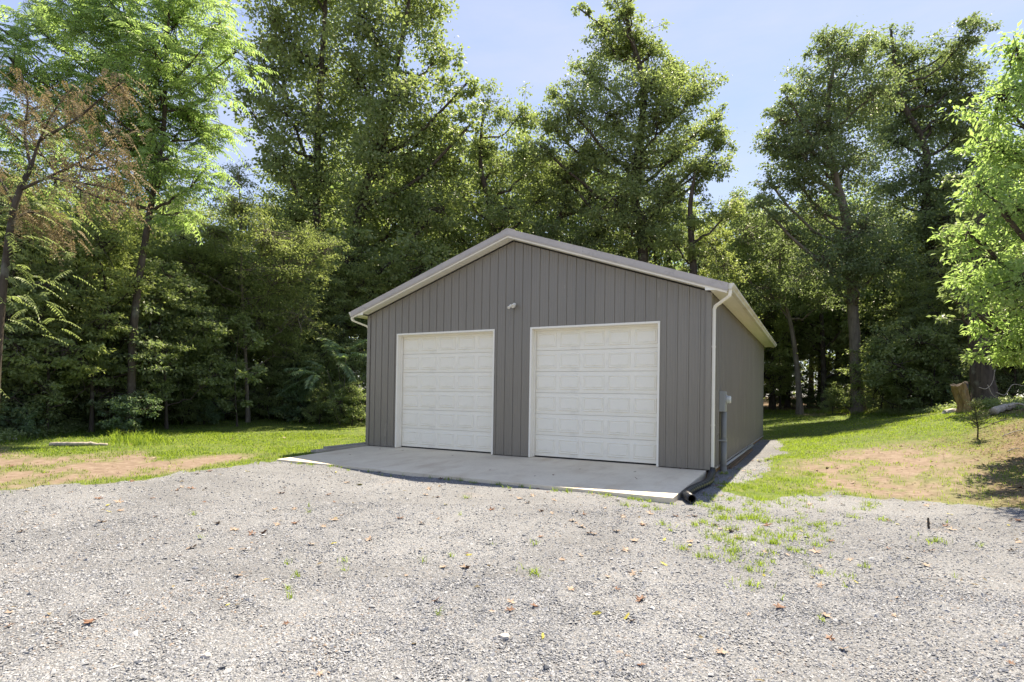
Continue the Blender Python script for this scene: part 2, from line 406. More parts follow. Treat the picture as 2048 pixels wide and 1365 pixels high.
M['leaf_dark'] = foliage('leaf_dark_green', [(0, (.088, .115, .064)), (.6, (.115, .145, .078)), (1, (.145, .175, .09))], (.32, .44, .15), .40)
M['leaf_lime'] = foliage('leaf_lime_green', [(0, (.085, .13, .05)), (.5, (.12, .17, .066)), (1, (.165, .21, .09))], (.42, .62, .18), .54)
M['leaf_olive'] = foliage('leaf_olive_green', [(0, (.085, .11, .045)), (.5, (.118, .148, .058)), (1, (.16, .175, .07))], (.40, .50, .14), .46)
M['leaf_blue'] = foliage('leaf_cool_green', [(0, (.07, .115, .068)), (.5, (.095, .145, .085)), (1, (.13, .18, .105))], (.28, .42, .14), .40, .45, .4)
M['leaf_dead'] = foliage('leaf_withered', [(0, (.10, .075, .04)), (.5, (.165, .132, .08)), (1, (.26, .225, .15))], (.26, .20, .10), .35, .7, .15)
M['grass'] = foliage('grass_blade', [(0, (.033, .062, .012)), (.45, (.055, .094, .018)), (.8, (.09, .122, .028)), (1, (.22, .19, .085))], (.40, .56, .07), .5, .5, .25)
M['needle'] = foliage('spruce_needle', [(0, (.05, .075, .03)), (1, (.11, .13, .06))], (.12, .16, .05), .25)
def bark(name, a, c, scale=7):
    m, N, L, b = mat(name)
    tc = N.new('ShaderNodeTexCoord'); mp = N.new('ShaderNodeMapping'); mp.inputs['Scale'].default_value = (1, 1, .22); L.new(tc.outputs['Object'], mp.inputs['Vector'])
    n = noise(N, L, scale, 8, .7, mp.outputs['Vector'], .6); r = ramp(N, [(.3, a), (.68, c)]); L.new(n.outputs['Fac'], r.inputs['Fac'])
    n2 = noise(N, L, 2.2, 4, .6, tc.outputs['Object']); r2 = ramp(N, [(.55, (0, 0, 0)), (.72, (.6, .6, .6))]); L.new(n2.outputs['Fac'], r2.inputs['Fac'])
    L.new(mixc(N, L, r2.outputs['Color'], r.outputs['Color'], (.20, .21, .18)), b.inputs['Base Color'])
    setp(b, Roughness=.95); b.inputs['Specular IOR Level'].default_value = .1; bump(N, L, b, n.outputs['Fac'], .8, .03)
    return m
M['bark'] = bark('bark_dark', (.035, .029, .024), (.11, .092, .076))
M['bark_grey'] = bark('bark_grey', (.09, .075, .06), (.24, .21, .175))
M['stump_wood'] = bark('split_wood', (.13, .075, .035), (.42, .29, .14), 9)
M['dead_wood'] = bark('bleached_wood', (.25, .21, .17), (.50, .45, .39), 10)
M['rock'] = bark('pale_rock', (.33, .31, .29), (.58, .55, .52), 9)

# ------------------------------------------------------------------ ground sheet
def ground():
    az = np.r_[np.linspace(-180, -56, 40, endpoint=False), np.linspace(-56, 56, 380, endpoint=False), np.linspace(56, 180, 41)]
    rad = np.r_[.02, np.geomspace(.7, 62, 170), np.geomspace(66, 700, 26)]
    A, Rr = np.meshgrid(np.radians(az), rad, indexing='ij')
    fx, fy = -_s, _c
    X = CAM_POS[0] + Rr*(np.cos(A)*fx + np.sin(A)*_c); Y = CAM_POS[1] + Rr*(np.cos(A)*fy + np.sin(A)*_s)
    Z = hgt(X, Y)
    gr, di, ga, li, tu = masks(X, Y)
    Z = Z + np.where(Rr < 40, (vnoise(X*5, Y*5, 7) - .5)*.02*(1 - gr*.6), 0)
    col = np.stack([gr, di, np.clip(ga/(ga + li + 1e-6), 0, 1), np.ones_like(gr)], -1)
    n0, n1 = X.shape; idx = np.arange(n0*n1).reshape(n0, n1)
    F = np.stack([idx[:-1, :-1], idx[1:, :-1], idx[1:, 1:], idx[:-1, 1:]], -1).reshape(-1, 4)
    me = np_mesh('ground', np.stack([X, Y, Z], -1).reshape(-1, 3), F, M['ground'], {'cover': col.reshape(-1, 4)}, True)
    tag(link('ground', me), kind='structure')
ground()

# ------------------------------------------------------------------ garage
W, H, D, SL = 9.144, 3.63, 13.15, .3412
PITCH_X = W/2
def wall_top(x): return H + (PITCH_X - abs(x - PITCH_X))*SL
RIB = .2286
PROFILE = [(0, 0), (.008, .023), (.034, .023), (.042, 0), (.098, 0), (.104, .005), (.118, .005), (.124, 0), (.150, 0), (.156, .005), (.170, .005), (.176, 0), (RIB, 0)]
DOORS = [(1.0209, 4.0869), (5.0642, 8.1303)]
DOOR_TOP = 3.082
garage = empty('garage')
tag(garage, 'charcoal grey metal garage with two white roll-up doors and a gable roof', 'garage')

def prof_clip(x0, a, b_):
    """profile of the strip that starts at x0, cut to [a, b_]; returns (x, proud)"""
    xs = [x0 + p[0] for p in PROFILE]; hs = [p[1] for p in PROFILE]
    out = [(a, float(np.interp(a, xs, hs)))] + [(x, h) for x, h in zip(xs, hs) if a + 1e-5 < x < b_ - 1e-5] + [(b_, float(np.interp(b_, xs, hs)))]
    return out
def front_panels():
    n = 40
    for i in range(n):
        x0 = i*RIB; x1 = x0 + RIB
        cuts = sorted({x0, x1, *[e for d in DOORS for e in d if x0 < e < x1]})
        for a, c in zip(cuts[:-1], cuts[1:]):
            if c - a < .004: continue
            mid = (a + c)/2
            zb = DOOR_TOP if any(d[0] < mid < d[1] for d in DOORS) else .012
            pr = prof_clip(x0, a, c)
            if a <= PITCH_X <= c and not any(abs(x - PITCH_X) < 1e-4 for x, h in pr):
                pr = sorted(pr + [(PITCH_X, float(np.interp(PITCH_X, [p[0] for p in pr], [p[1] for p in pr])))])
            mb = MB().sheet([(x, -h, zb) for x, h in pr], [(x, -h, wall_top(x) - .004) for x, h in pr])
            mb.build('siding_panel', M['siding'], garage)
front_panels()
def long_wall(name, x, sgn, zb):
    mb = MB(); nn = int(D/RIB) + 1
    pr = []
    for i in range(nn):
        pr += [(i*RIB + p[0], p[1]) for p in PROFILE[:-1] if i*RIB + p[0] < D]
    pr.append((D, 0))
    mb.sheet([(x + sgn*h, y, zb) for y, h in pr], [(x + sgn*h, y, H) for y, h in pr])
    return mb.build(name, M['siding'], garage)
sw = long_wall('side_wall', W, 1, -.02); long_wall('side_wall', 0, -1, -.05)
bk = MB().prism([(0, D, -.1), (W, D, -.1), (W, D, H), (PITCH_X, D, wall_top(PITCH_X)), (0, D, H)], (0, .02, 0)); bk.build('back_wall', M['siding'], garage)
# base trim and treated skirt board under the side siding
MB().box(W - .004, W + .026, .0, D, -.055, -.022).build('base_trim', M['trim_dark'], garage)
MB().box(W - .06, W - .006, .02, D, -.2, -.056).build('skirt_board', M['timber'], garage)
# corner trims
for cx, s in ((0, -1), (W, 1)):
    mb = MB(); w = .075
    mb.box(min(cx, cx - s*w), max(cx, cx - s*w), -.027, -.021, .012, H - .01)
    mb.box(min(cx + s*.021, cx + s*.027), max(cx + s*.021, cx + s*.027), -.027, w, -.02, H - .01)
    mb.box(min(cx, cx + s*.0205), max(cx, cx + s*.0205), -.0265, -.0215, .012, H - .01)
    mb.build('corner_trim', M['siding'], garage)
# screw heads in rows on the front wall
mb = MB()
for i in range(40):
    for zr in (.16, .72, 1.32, 1.92, 2.52, 3.2, 3.75, 4.3):
        x = i*RIB + .06 + .09*((i*7) % 2)
        if zr > wall_top(x) - .12 or (any(d[0] - .03 < x < d[1] + .03 for d in DOORS) and zr < DOOR_TOP + .03): continue
        mb.tube([(x, 0, zr), (x, -.007, zr)], .0075, 6)
s_ = mb.build('screw_heads', M['screw'], garage); tag(s_, kind='stuff')

# doors
JAMB = .045; REC = .18
for d0, d1 in DOORS:
    fr = MB()
    fr.box(d0, d0 + JAMB, -.028, REC + .02, .0, DOOR_TOP); fr.box(d1 - JAMB, d1, -.028, REC + .02, .0, DOOR_TOP)
    fr.box(d0 + JAMB, d1 - JAMB, -.028, REC + .02, DOOR_TOP - JAMB, DOOR_TOP)
    fr.build('door_frame', M['white'], garage, .004)
    st = MB(); st.box(d0 + JAMB, d0 + JAMB + .03, REC - .05, REC - .02, 0.01, DOOR_TOP - JAMB); st.box(d1 - JAMB - .03, d1 - JAMB, REC - .05, REC - .02, .01, DOOR_TOP - JAMB)
    st.box(d0 + JAMB + .03, d1 - JAMB - .03, REC - .05, REC - .02, DOOR_TOP - JAMB - .03, DOOR_TOP - JAMB)
    st.build('door_stop', M['white'], garage, .003)
    a, c = d0 + JAMB + .004, d1 - JAMB - .004
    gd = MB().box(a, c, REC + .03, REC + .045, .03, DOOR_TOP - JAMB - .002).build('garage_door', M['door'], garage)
    sh = (DOOR_TOP - JAMB - .032)/6; pw = (c - a)/5
    sec_me = pan_me = None
    for k in range(6):
        z0 = .03 + k*sh
        if sec_me is None:
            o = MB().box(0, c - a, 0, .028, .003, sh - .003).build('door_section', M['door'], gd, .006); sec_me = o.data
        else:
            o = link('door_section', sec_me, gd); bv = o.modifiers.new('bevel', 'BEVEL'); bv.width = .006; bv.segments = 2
        o.location = (a, REC, z0)
        for j in range(5):
            if pan_me is None:
                w2, h2 = pw/2 - .045, sh/2 - .085
                mb = MB()
                rings = [(0, 0.0), (.012, -.016), (.024, -.016), (.038, -.003), (.056, -.017)]
                V = []
                for ins, y in rings:
                    V += [(-w2 + ins, y, -h2 + ins), (w2 - ins, y, -h2 + ins), (w2 - ins, y, h2 - ins), (-w2 + ins, y, h2 - ins)]
                Fq = [(q*4 + e, q*4 + (e+1) % 4, q*4 + 4 + (e+1) % 4, q*4 + 4 + e) for q in range(len(rings)-1) for e in range(4)] + [(16, 17, 18, 19)]
                p = mb.add(V, Fq).build('raised_panel', M['door'], gd); pan_me = p.data
            else: p = link('raised_panel', pan_me, gd)
            p.location = (a + (j + .5)*pw, REC - .0005, z0 + sh/2)
    MB().box(a, c, REC + .002, REC + .03, .006, .032).build('bottom_seal', M['seal'], gd)

# roof: two sloped ribbed sheets, ridge cap, rake trim, soffits, gutters
OV, OVE = .30, .36
RT = 5.385                                        # top of the ridge
def roof_z(x): return RT - abs(x - PITCH_X)*SL
for s in (-1, 1):
    mb = MB(); yy = []
    y = -OV - .005
    while y < D + OV:
        yy += [(y, 0), (y + .01, .018), (y + .034, .018), (y + .044, 0)]; y += RIB
    yy = [(min(a, D + OV), h) for a, h in yy] + [(D + OV, 0)]
    xe = PITCH_X + s*(PITCH_X + OVE + .03)
    mb.sheet([(PITCH_X, a, roof_z(PITCH_X) + h) for a, h in yy], [(xe, a, roof_z(xe) + h) for a, h in yy])
    mb.sheet([(PITCH_X, a, roof_z(PITCH_X) - .03) for a, h in yy[::8] + yy[-1:]], [(xe, a, roof_z(xe) - .03) for a, h in yy[::8] + yy[-1:]])
    mb.build('roof_panel', M['trim_dark'], garage)
    for yf, dy in ((-OV, -.03), (D + OV, .03)):
        xs0, xs1 = PITCH_X, PITCH_X + s*(PITCH_X + OVE + .012)
        tr = MB().prism([(xs0, yf, roof_z(xs0) + .030), (xs1, yf, roof_z(xs1) + .030), (xs1, yf, roof_z(xs1) - .135), (xs0, yf, roof_z(xs0) - .135)], (0, dy, 0))
        # folded top leg and hemmed lower edge
        tr.prism([(xs0, yf, roof_z(xs0) + .028), (xs1, yf, roof_z(xs1) + .028), (xs1, yf, roof_z(xs1) + .022), (xs0, yf, roof_z(xs0) + .022)], (0, -math.copysign(.1, dy), 0))
        tr.prism([(xs0, yf, roof_z(xs0) - .100), (xs1, yf, roof_z(xs1) - .100), (xs1, yf, roof_z(xs1) - .108), (xs0, yf, roof_z(xs0) - .108)], (0, dy*1.25, 0))
        t = tr.build('rake_trim', M['trim_dark'], garage)
        if yf < 0:
            for k in (.38,):
                x = PITCH_X + s*k*(PITCH_X + OVE)
                lap = MB().prism([(x, yf - .0305, roof_z(x) + .033), (x + s*.035, yf - .0305, roof_z(x + s*.035) + .033), (x + s*.035, yf - .0305, roof_z(x + s*.035) - .14), (x, yf - .0305, roof_z(x) - .14)], (0, -.006, 0))
                lap.build('trim_lap', M['trim_dark'], t)
            wb = MB().prism([(xs0, -OV + .004, roof_z(xs0) - .136), (xs1 - s*.02, -OV + .004, roof_z(xs1) - .129), (xs1 - s*.02, -OV + .004, roof_z(xs1) - .165), (xs0, -OV + .004, roof_z(xs0) - .172)], (0, -.012, 0))
            wb.build('rake_edge', M['white'], garage)
    # sloped soffit under the front overhang, slats as grooved sheet
    mb = MB(); prof = []
    x = 0.0; L_ = PITCH_X + .02
    while x < L_:
        prof += [(x, 0), (x + .088, 0), (x + .092, .008), (x + .098, .008)]; x += .1
    pts = [(PITCH_X + s*min(p[0], L_), p[1]) for p in prof]
    mb.sheet([(px, -OV + .004, roof_z(px) - .168 + h) for px, h in pts], [(px, -.0225, roof_z(px) - .168 + h) for px, h in pts])
    mb.build('soffit', M['white'], garage)
    # eave soffit, level
    xw, xo = (W + .028, W + OVE - .02) if s > 0 else (-.028, -OVE + .02)
    mb = MB(); prof = []; y = -OV + .02
    while y < D + OV:
        prof += [(y, 0), (y + .122, 0), (y + .127, .009), (y + .137, .009), (y + .142, 0)]; y += .142
    mb.sheet([(xw, a, H - .012 + h) for a, h in prof], [(xo, a, H - .012 + h) for a, h in prof])
    mb.build('soffit', M['white'], garage)
    MB().box(min(xo, xo + s*.02), max(xo, xo + s*.02), -OV + .01, D + OV, H - .03, H + .11).build('fascia', M['white'], garage)
    # boxed return at the front corner
    xr = W - .06 if s > 0 else .06
    rb = MB().prism([(xr, -OV + .002, H - .02), (xo + s*.018, -OV + .002, H - .03), (xo + s*.018, -OV + .002, H + .075), (xr, -OV + .002, H + .11)], (0, -.014, 0))
    rb.build('eave_return', M['white'], garage, .003)
    # K-style gutter
    g0 = xo + s*.021
    pro = [(0, .09), (0, -.03), (.075, -.03), (.085, .01), (.105, .03), (.118, .055), (.118, .085), (.108, .092), (.108, .080), (.100, .06), (.07, -.022), (.006, -.022), (.006, .09)]
    gt = MB(); ys0, ys1 = -OV + .01, D + OV - .02
    P0 = [(g0 + s*a, ys0, H + z_) for a, z_ in pro]
    gt.prism(P0, (0, ys1 - ys0, 0))
    for ye in (ys0, ys1):
        gt.prism([(g0 + s*a, ye, H + z_) for a, z_ in pro[:8]], (0, -.004 if ye < 0 else .004, 0))
    gt.build('gutter', M['white_dirty'], garage)
    # downspout with two elbows
    w, t = .038, .03
    gx, gy = g0 + s*.045, -OV + .07
    wx = (W + .062) if s > 0 else -.062
    path = [(gx, gy, H - .03), (gx, gy, H - .10), (gx - s*.02, gy + .02, H - .15), (wx + s*.03, .05, H - .29), (wx, .075, H - .35), (wx, .075, .02 if s < 0 else .0)]
    dsp = MB()
    def rect(p, k): 
        return [(p[0] - t, p[1] - w, p[2] + k), (p[0] + t, p[1] - w, p[2] - k), (p[0] + t, p[1] + w, p[2] - k), (p[0] - t, p[1] + w, p[2] + k)]
    R_ = [rect(p, (0, 0, .012*s, .014*s, .0, 0)[q]) for q, p in enumerate(path)]
    V = [v for r_ in R_ for v in r_]
    Fq = [(q*4 + e, q*4 + (e+1) % 4, q*4 + 4 + (e+1) % 4, q*4 + 4 + e) for q in range(len(R_)-1) for e in range(4)] + [(3, 2, 1, 0), tuple(len(V)-4+e for e in range(4))]
    dsp.add(V, Fq)
    dn = dsp.build('downspout', M['white'], garage, .005)
    for zs in (.9, 2.5):
        MB().box(wx - t - .004, wx + t + .004, .075 - w - .004, .075 + w + .004, zs, zs + .03).build('strap', M['white'], dn)
rc = MB(); 
rc.prism([(PITCH_X, -OV - .034, RT + .045), (PITCH_X + .17, -OV - .034, RT + .045 - .17*SL), (PITCH_X + .17, -OV - .034, RT + .030 - .17*SL), (PITCH_X, -OV - .034, RT + .032), (PITCH_X - .17, -OV - .034, RT + .030 - .17*SL), (PITCH_X - .17, -OV - .034, RT + .045 - .17*SL)], (0, D + 2*OV + .07, 0))
rc.build('ridge_cap', M['trim_dark'], garage)

# concrete apron falling away from the doors
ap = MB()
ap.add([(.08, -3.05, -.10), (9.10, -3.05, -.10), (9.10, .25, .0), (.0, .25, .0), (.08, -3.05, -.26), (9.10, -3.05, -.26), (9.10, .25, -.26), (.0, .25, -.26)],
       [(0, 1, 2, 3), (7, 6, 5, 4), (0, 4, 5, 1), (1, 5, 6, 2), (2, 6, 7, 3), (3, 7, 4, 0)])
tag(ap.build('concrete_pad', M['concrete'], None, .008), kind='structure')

# ------------------------------------------------------------------ things on and round the garage
def twin_light():
    p = at(1012, 607, 13.28); x, z = p[0], p[2]
    t = empty('security_light', (x, -.02, z)); tag(t, 'small white twin-head security light on the grey gable wall', 'light')
    MB().tube([(.0, 0, .01), (.0, -.03, .01)], .04, 16).build('base_plate', M['white'], t, .004)
    for dx, dz, r, l, tilt in ((.04, .0, .046, .11, -.35), (-.045, -.02, .034, .10, -.45)):
        hd = MB().tube([(dx, -.03, dz + .03), (dx*1.15, -.05, dz + .025), (dx*1.3, -.05 - l*.4, dz - .02), (dx*1.4, -.05 - l, dz + l*tilt)], [r*.5, r*.85, r, r], 16).build('lamp_head', M['white'], t, .004)
        a = np.array([dx*1.4, -.05 - l, dz + l*tilt])
        MB().tube([a + (0, -.0005, 0), a + (0, -.008, -.002)], r*.75, 16).build('lens', M['white_dirty'], hd)
twin_light()

def meter():
    x0 = W + .024; y0 = 1.28
    t = empty('electric_meter', (x0, y0, 0)); tag(t, 'grey electric meter box on a thick grey conduit against the garage side wall', 'meter')
    MB().box(0, .12, -.13, .13, 1.17, 1.62).build('meter_box', M['meter_box'], t, .008)
    MB().box(.1205, .128, -.115, .115, 1.185, 1.605).build('cover', M['meter_box'], t, .004)
    MB().tube([(.128, 0, 1.44), (.15, 0, 1.44)], .098, 24).build('meter_ring', M['meter_box'], t)
    mg = MB().tube([(.15, 0, 1.44), (.21, 0, 1.44), (.235, 0, 1.44)], [.085, .085, .06], 24).build('meter_glass', M['meter_glass'], t, 0, False)
    zg = float(hgt(x0, y0))
    MB().tube([(.085, 0, zg - .1), (.085, 0, .52)], .068, 20, ).build('conduit', M['grey_pvc'], t, 0, True)
    MB().tube([(.085, 0, .52), (.085, 0, .60), (.085, 0, 1.17)], [.062, .060, .060], 20).build('conduit', M['grey_pvc'], t, 0, True)
    MB().tube([(.085, 0, .50), (.085, 0, .575)], .074, 20).build('coupling', M['grey_pvc'], t)
    MB().tube([(.085, 0, zg - .05), (.085, 0, zg + .1)], .074, 20).build('coupling', M['grey_pvc'], t)
    cl = MB(); cl.box(-.002, .155, -.09, -.078, .52, .55); cl.box(-.002, .01, -.12, -.078, .52, .55); cl.build('clamp', M['meter_box'], t)
meter()

def catmull(P, n):
    P = np.asarray(P, float); Q = np.vstack([2*P[0] - P[1], P, 2*P[-1] - P[-2]]); out = []
    for i in range(1, len(Q) - 2):
        t = np.linspace(0, 1, n, endpoint=False)[:, None]
        a, b_, c, d = Q[i-1], Q[i], Q[i+1], Q[i+2]
        out.append(.5*((2*b_) + (-a + c)*t + (2*a - 5*b_ + 4*c - d)*t*t + (-a + 3*b_ - 3*c + d)*t**3))
    return np.vstack(out + [P[-1:]])
def drain():
    t = empty('drain_pipe', (9.2, -1.2, -.1)); tag(t, 'black corrugated drain pipe curving from the white downspout along the concrete edge', 'drain pipe')
    pts = [(9.206, .075, .05), (9.206, .05, -.02), (9.21, -.15, -.085), (9.27, -.6, -.095), (9.29, -1.1, -.10), (9.22, -1.7, -.105), (9.18, -2.2, -.11), (9.205, -2.52, -.11), (9.32, -2.82, -.11), (9.36, -2.90, -.11)]
    C_ = catmull(pts, 26); 
    k = np.arange(len(C_)); rad = .068 + .004*np.where((k//3) % 2 == 0, 1, -1); rad[:10] = .062
    V, F = tube_np(C_, rad, 20)
    Vi, Fi = tube_np(C_[-14:], np.full(14, .056), 20)
    V2 = np.vstack([V, Vi]); F2 = list(map(tuple, F)) + [tuple(q + len(V) for q in f[::-1]) for f in Fi]
    e0 = len(V) - 20; e1 = len(V2) - 20
    F2 += [(e0 + i, e0 + (i+1) % 20, e1 + (i+1) % 20, e1 + i) for i in range(20)]
    mb = MB(); mb.add(V2 - np.array([9.2, -1.2, -.1]), F2)
    mb.build('corrugated_tube', M['black_plastic'], t, 0, True)
drain()

def plank(name, p0, p1, w, h, m, label, cat, group=None):
    p0, p1 = Vector(p0), Vector(p1); d = (p1 - p0); sd = Vector((-d.y, d.x, 0)).normalized()*w/2
    mb = MB().prism([p0 - sd, p0 + sd, p0 + sd + Vector((0, 0, h)), p0 - sd + Vector((0, 0, h))], d)
    o = mb.build(name, m, None, .006); tag(o, label, cat, group); return o
plank('wooden_board', (-.05, -1.85, -.055), (-.06, .7, .0), .2, .06, M['old_board'], 'lowest grey weathered board along the left edge of the concrete pad', 'board', 'grey boards beside the concrete pad')
plank('wooden_board', (-.16, -1.35, .0), (-.17, .75, .02), .19, .05, M['old_board'], 'grey weathered board stacked second beside the concrete pad', 'board', 'grey boards beside the concrete pad')
plank('wooden_board', (-.42, -.75, -.05), (-.42, 1.3, -.02), .2, .06, M['old_board'], 'grey weathered board farthest from the concrete pad', 'board', 'grey boards beside the concrete pad')
pp = MB().tube([(W + .075, 1.5, -.075), (W + .085, 4.5, -.065), (W + .075, 8.2, -.06)], .032, 10); tag(pp.build('grey_pipe', M['meter_box'], None, 0, True), 'long pale grey pipe lying along the foot of the garage side wall', 'pipe')
plank('edging_strip', (W + .2, 1.75, -.16), (W + .16, 7.2, -.145), .05, .05, M['rust_metal'], 'outer brown edging strip lying on gravel by the side wall', 'edging', 'brown strips along the side wall')
plank('edging_strip', (W + .135, 1.6, -.16), (W + .13, 6.5, -.145), .05, .06, M['rust_metal'], 'inner brown edging strip lying under the grey pipe', 'edging', 'brown strips along the side wall')

# ------------------------------------------------------------------ vegetation builders
def unit(v): return v/(np.linalg.norm(v, axis=-1, keepdims=True) + 1e-9)
def leaf_geo(C0, Dr, Nr, Ln, Wd, tint):
    """folded leaves: two triangles on either side of the midrib"""
    Dr = unit(Dr); S = unit(np.cross(Nr, Dr)); Nn = np.cross(Dr, S)
    Ln = Ln[:, None]; Wd = Wd[:, None]
    mid = C0 + Dr*Ln*.42 + Nn*Ln*.07
    tip = C0 + Dr*Ln - Nn*Ln*.10
    V = np.stack([C0, mid + S*Wd*.5, tip, mid - S*Wd*.5], 1)
    b = (np.arange(len(C0))*4)[:, None]
    F = np.concatenate([b + np.array([[0, 1, 2]]), b + np.array([[0, 2, 3]])])
    return V.reshape(-1, 3), F, np.repeat(tint, 4)
def sph(r, n):
    return unit(r.normal(size=(n, 3)))

def scatter_leaves(r, C, rad, n_each, L, aspect=.6, flat=.55, droop=.35):
    """leaves round clump centres C with radii rad"""
    i = np.repeat(np.arange(len(C)), n_each)
    n = len(i)
    off = r.normal(size=(n, 3))*.5; off[:, 2] *= flat
    P = C[i] + off*rad[i][:, None]
    d = unit(off + r.normal(size=(n, 3))*.6); d[:, 2] -= droop*r.random(n)
    N_ = r.normal(size=(n, 3))*.55 + np.array([0, 0, 1.])
    Ln = L*r.uniform(.65, 1.25, n)
    base = r.random(len(C))[i]
    t = np.clip(.25*base + .55*r.random(n) + .2*r.random(n)**6 + .03, 0, 1)
    return leaf_geo(P, d, N_, Ln, Ln*aspect*r.uniform(.8, 1.15, n), t)

def frond_geo(r, B0, Dr, Ln, pairs, leaflet, droop=.35, aspect=.28, tint=None):
    """pinnate leaves: rachis from B0 along Dr, bending down, leaflets in pairs"""
    n = len(B0); Dr = unit(Dr)
    s = np.linspace(.16, 1, pairs)
    P = B0[:, None] + Dr[:, None]*Ln[:, None, None]*s[None, :, None]
    P[..., 2] -= (droop*Ln)[:, None]*s[None]**2
    T = Dr[:, None] - np.array([0, 0, 1.])*(2*droop*s)[None, :, None]; T = unit(T)
    S = unit(np.cross(T, np.array([0, 0, 1.]))); Nn = np.cross(S, T)
    out = []
    tint = r.random(n) if tint is None else tint
    size = leaflet*(1 - .55*np.abs(s - .4)**1.3)
    for sg in (-1, 1):
        d = S*sg*.85 + T*.5 - np.array([0, 0, 1.])*.28 + r.normal(size=P.shape)*.08
        N_ = Nn + r.normal(size=P.shape)*.15
        L = np.broadcast_to(size[None], (n, pairs)).ravel()*r.uniform(.85, 1.15, n*pairs)
        tt = np.clip(np.repeat(tint, pairs) + r.normal(size=n*pairs)*.08, 0, 1)
        out.append(leaf_geo(P.reshape(-1, 3), d.reshape(-1, 3), N_.reshape(-1, 3), L, L*aspect, tt))
    rs = np.stack([B0, B0 + Dr*Ln[:, None]*.5 - np.array([0, 0, 1.])*(droop*Ln*.25)[:, None], B0 + Dr*Ln[:, None] - np.array([0, 0, 1.])*(droop*Ln)[:, None]], 1)
    return out, rs
def join(parts):
    V, F, T = [], [], []; b = 0
    for v, f, t in parts:
        V.append(v); F.append(f + b); T.append(t); b += len(v)
    return np.vstack(V), np.vstack(F), np.concatenate(T)

def smooth_path(P, n=8):
    return catmull(P, n)

def build_tree(seed, trunk, r0, lobes, L=.13, cover=2.1, aspect=.6, clump=.27, mat_leaf='leaf_mid', mat_bark='bark', flat=.55, frond=None, rtop=.15, limbs=True, per=56, droop=.35, extra_dead=None, wob=.25):
    """trunk: polyline; lobes: (centre, radius). Returns trunk mesh, crown mesh (world coordinates relative to trunk foot)."""
    r = np.random.default_rng(seed)
    trunk = np.array(trunk, float); foot = trunk[0].copy()
    Tp = smooth_path(trunk, 7); Tp[1:] += np.cumsum(r.normal(size=(len(Tp)-1, 3))*.006*r0/.2, 0)*np.array([1, 1, 0])
    s = np.linspace(0, 1, len(Tp)); Rr = r0*(rtop + (1 - rtop)*(1 - s)**.85); Rr[0] *= 1.55; Rr[1] *= 1.18
    Tp[0, 2] -= .25
    TV, TF = [], []; off = 0
    def addt(V, F):
        nonlocal off
        TV.append(V); TF.append(F + off); off += len(V)
    addt(*tube_np(Tp, Rr, 9))
    clumps, crad, tw, twr = [], [], [], []
    fr_b, fr_d = [], []
    for c, R in lobes:
        c = np.array(c, float)
        dh = np.hypot(*(Tp[:, :2] - c[:2]).T)
        want = c[2] - .55*dh - .2*R
        k = int(np.argmin(np.abs(Tp[:, 2] - want) + .35*dh))
        k = max(k, 2)
        a = Tp[k]
        lim = smooth_path(np.array([a, a*.55 + c*.45 + np.array([0, 0, -.10*np.linalg.norm(c - a)]) + r.normal(size=3)*.12*R, c, c + (c - a)*.35*R/(np.linalg.norm(c - a) + .1)]), 4)
        lim[1:-1] += r.normal(size=(len(lim)-2, 3))*.035*R
        if limbs:
            ra = min(Rr[k]*.62, .034*R + .026 + .011*np.linalg.norm(c - a))
            addt(*tube_np(lim, ra*(1 - .82*np.linspace(0, 1, len(lim))), 5))
        nleaf = cover*np.pi*R*R/(L*L*aspect*.5)
        if frond: nleaf = cover*np.pi*R*R/(frond['L']*frond['leaflet']*.75)*1.0
        K = max(5, int(nleaf/per)) if not frond else max(6, int(nleaf/7))
        d = sph(r, K); amp = 1 + wob*np.sin(d[:, 0]*3 + seed)*np.sin(d[:, 1]*4 + c[0]) + wob*.6*r.normal(size=K)
        rr = R*np.clip(r.random(K)**.42*amp, .1, 1.35)
        cc = c + d*rr[:, None]*np.array([1, 1, .86])
        clumps.append(cc); crad.append(np.clip(clump*R*r.uniform(.6, 1.4, K), .18, .85))
        j = r.integers(len(lim)//2, len(lim), K)
        st = lim[j]; md = st*.45 + cc*.55 + r.normal(size=(K, 3))*.06*R + np.array([0, 0, .05*R])
        tw.append(np.stack([st, md, cc], 1)); twr.append(np.stack([np.full(K, .013 + .007*R), np.full(K, .009 + .004*R), np.full(K, .005)], 1)*r.uniform(.6, 1.3, (K, 1)))
    C = np.vstack(clumps); CR = np.concatenate(crad)
    tw = np.vstack(tw); twr = np.vstack(twr)
    if len(tw): addt(*tubes_np(tw, twr, 3))
    if frond:
        i = np.repeat(np.arange(len(C)), 7); n = len(i)
        dr = unit(r.normal(size=(n, 3))*np.array([1, 1, .35]) + frond.get('bias', np.zeros(3)) + np.array([0, 0, .12]))
        P0 = C[i] + r.normal(size=(n, 3))*CR[i][:, None]*.22
        parts, rs = frond_geo(r, P0, dr, frond['L']*r.uniform(.7, 1.2, n), frond['pairs'], frond['leaflet'], frond.get('droop', .35), frond.get('aspect', .3))
        LV, LF, LT = join(parts)
        addt(*tubes_np(rs, np.full((n, 3), .004), 3))
    else:
        LV, LF, LT = scatter_leaves(r, C, CR, per, L, aspect, flat, droop)
    tv, tf = np.vstack(TV) - foot, np.vstack(TF)
    tm = np_mesh('trunk', tv, tf, M[mat_bark], None, True)
    cm = np_mesh('crown', LV - foot, LF, M[mat_leaf], {'tint': LT})
    return foot, tm, cm

def plant_tree(name, built, label, cat='tree', group=None, loc=None, rz=0, sc=1, parts=('trunk', 'crown')):
    foot, tm, cm = built
    t = empty(name, foot if loc is None else loc, rz); t.scale = (sc, sc, sc)
    tag(t, label, cat, group)
    link(parts[0], tm, t); link(parts[1], cm, t)
    return t

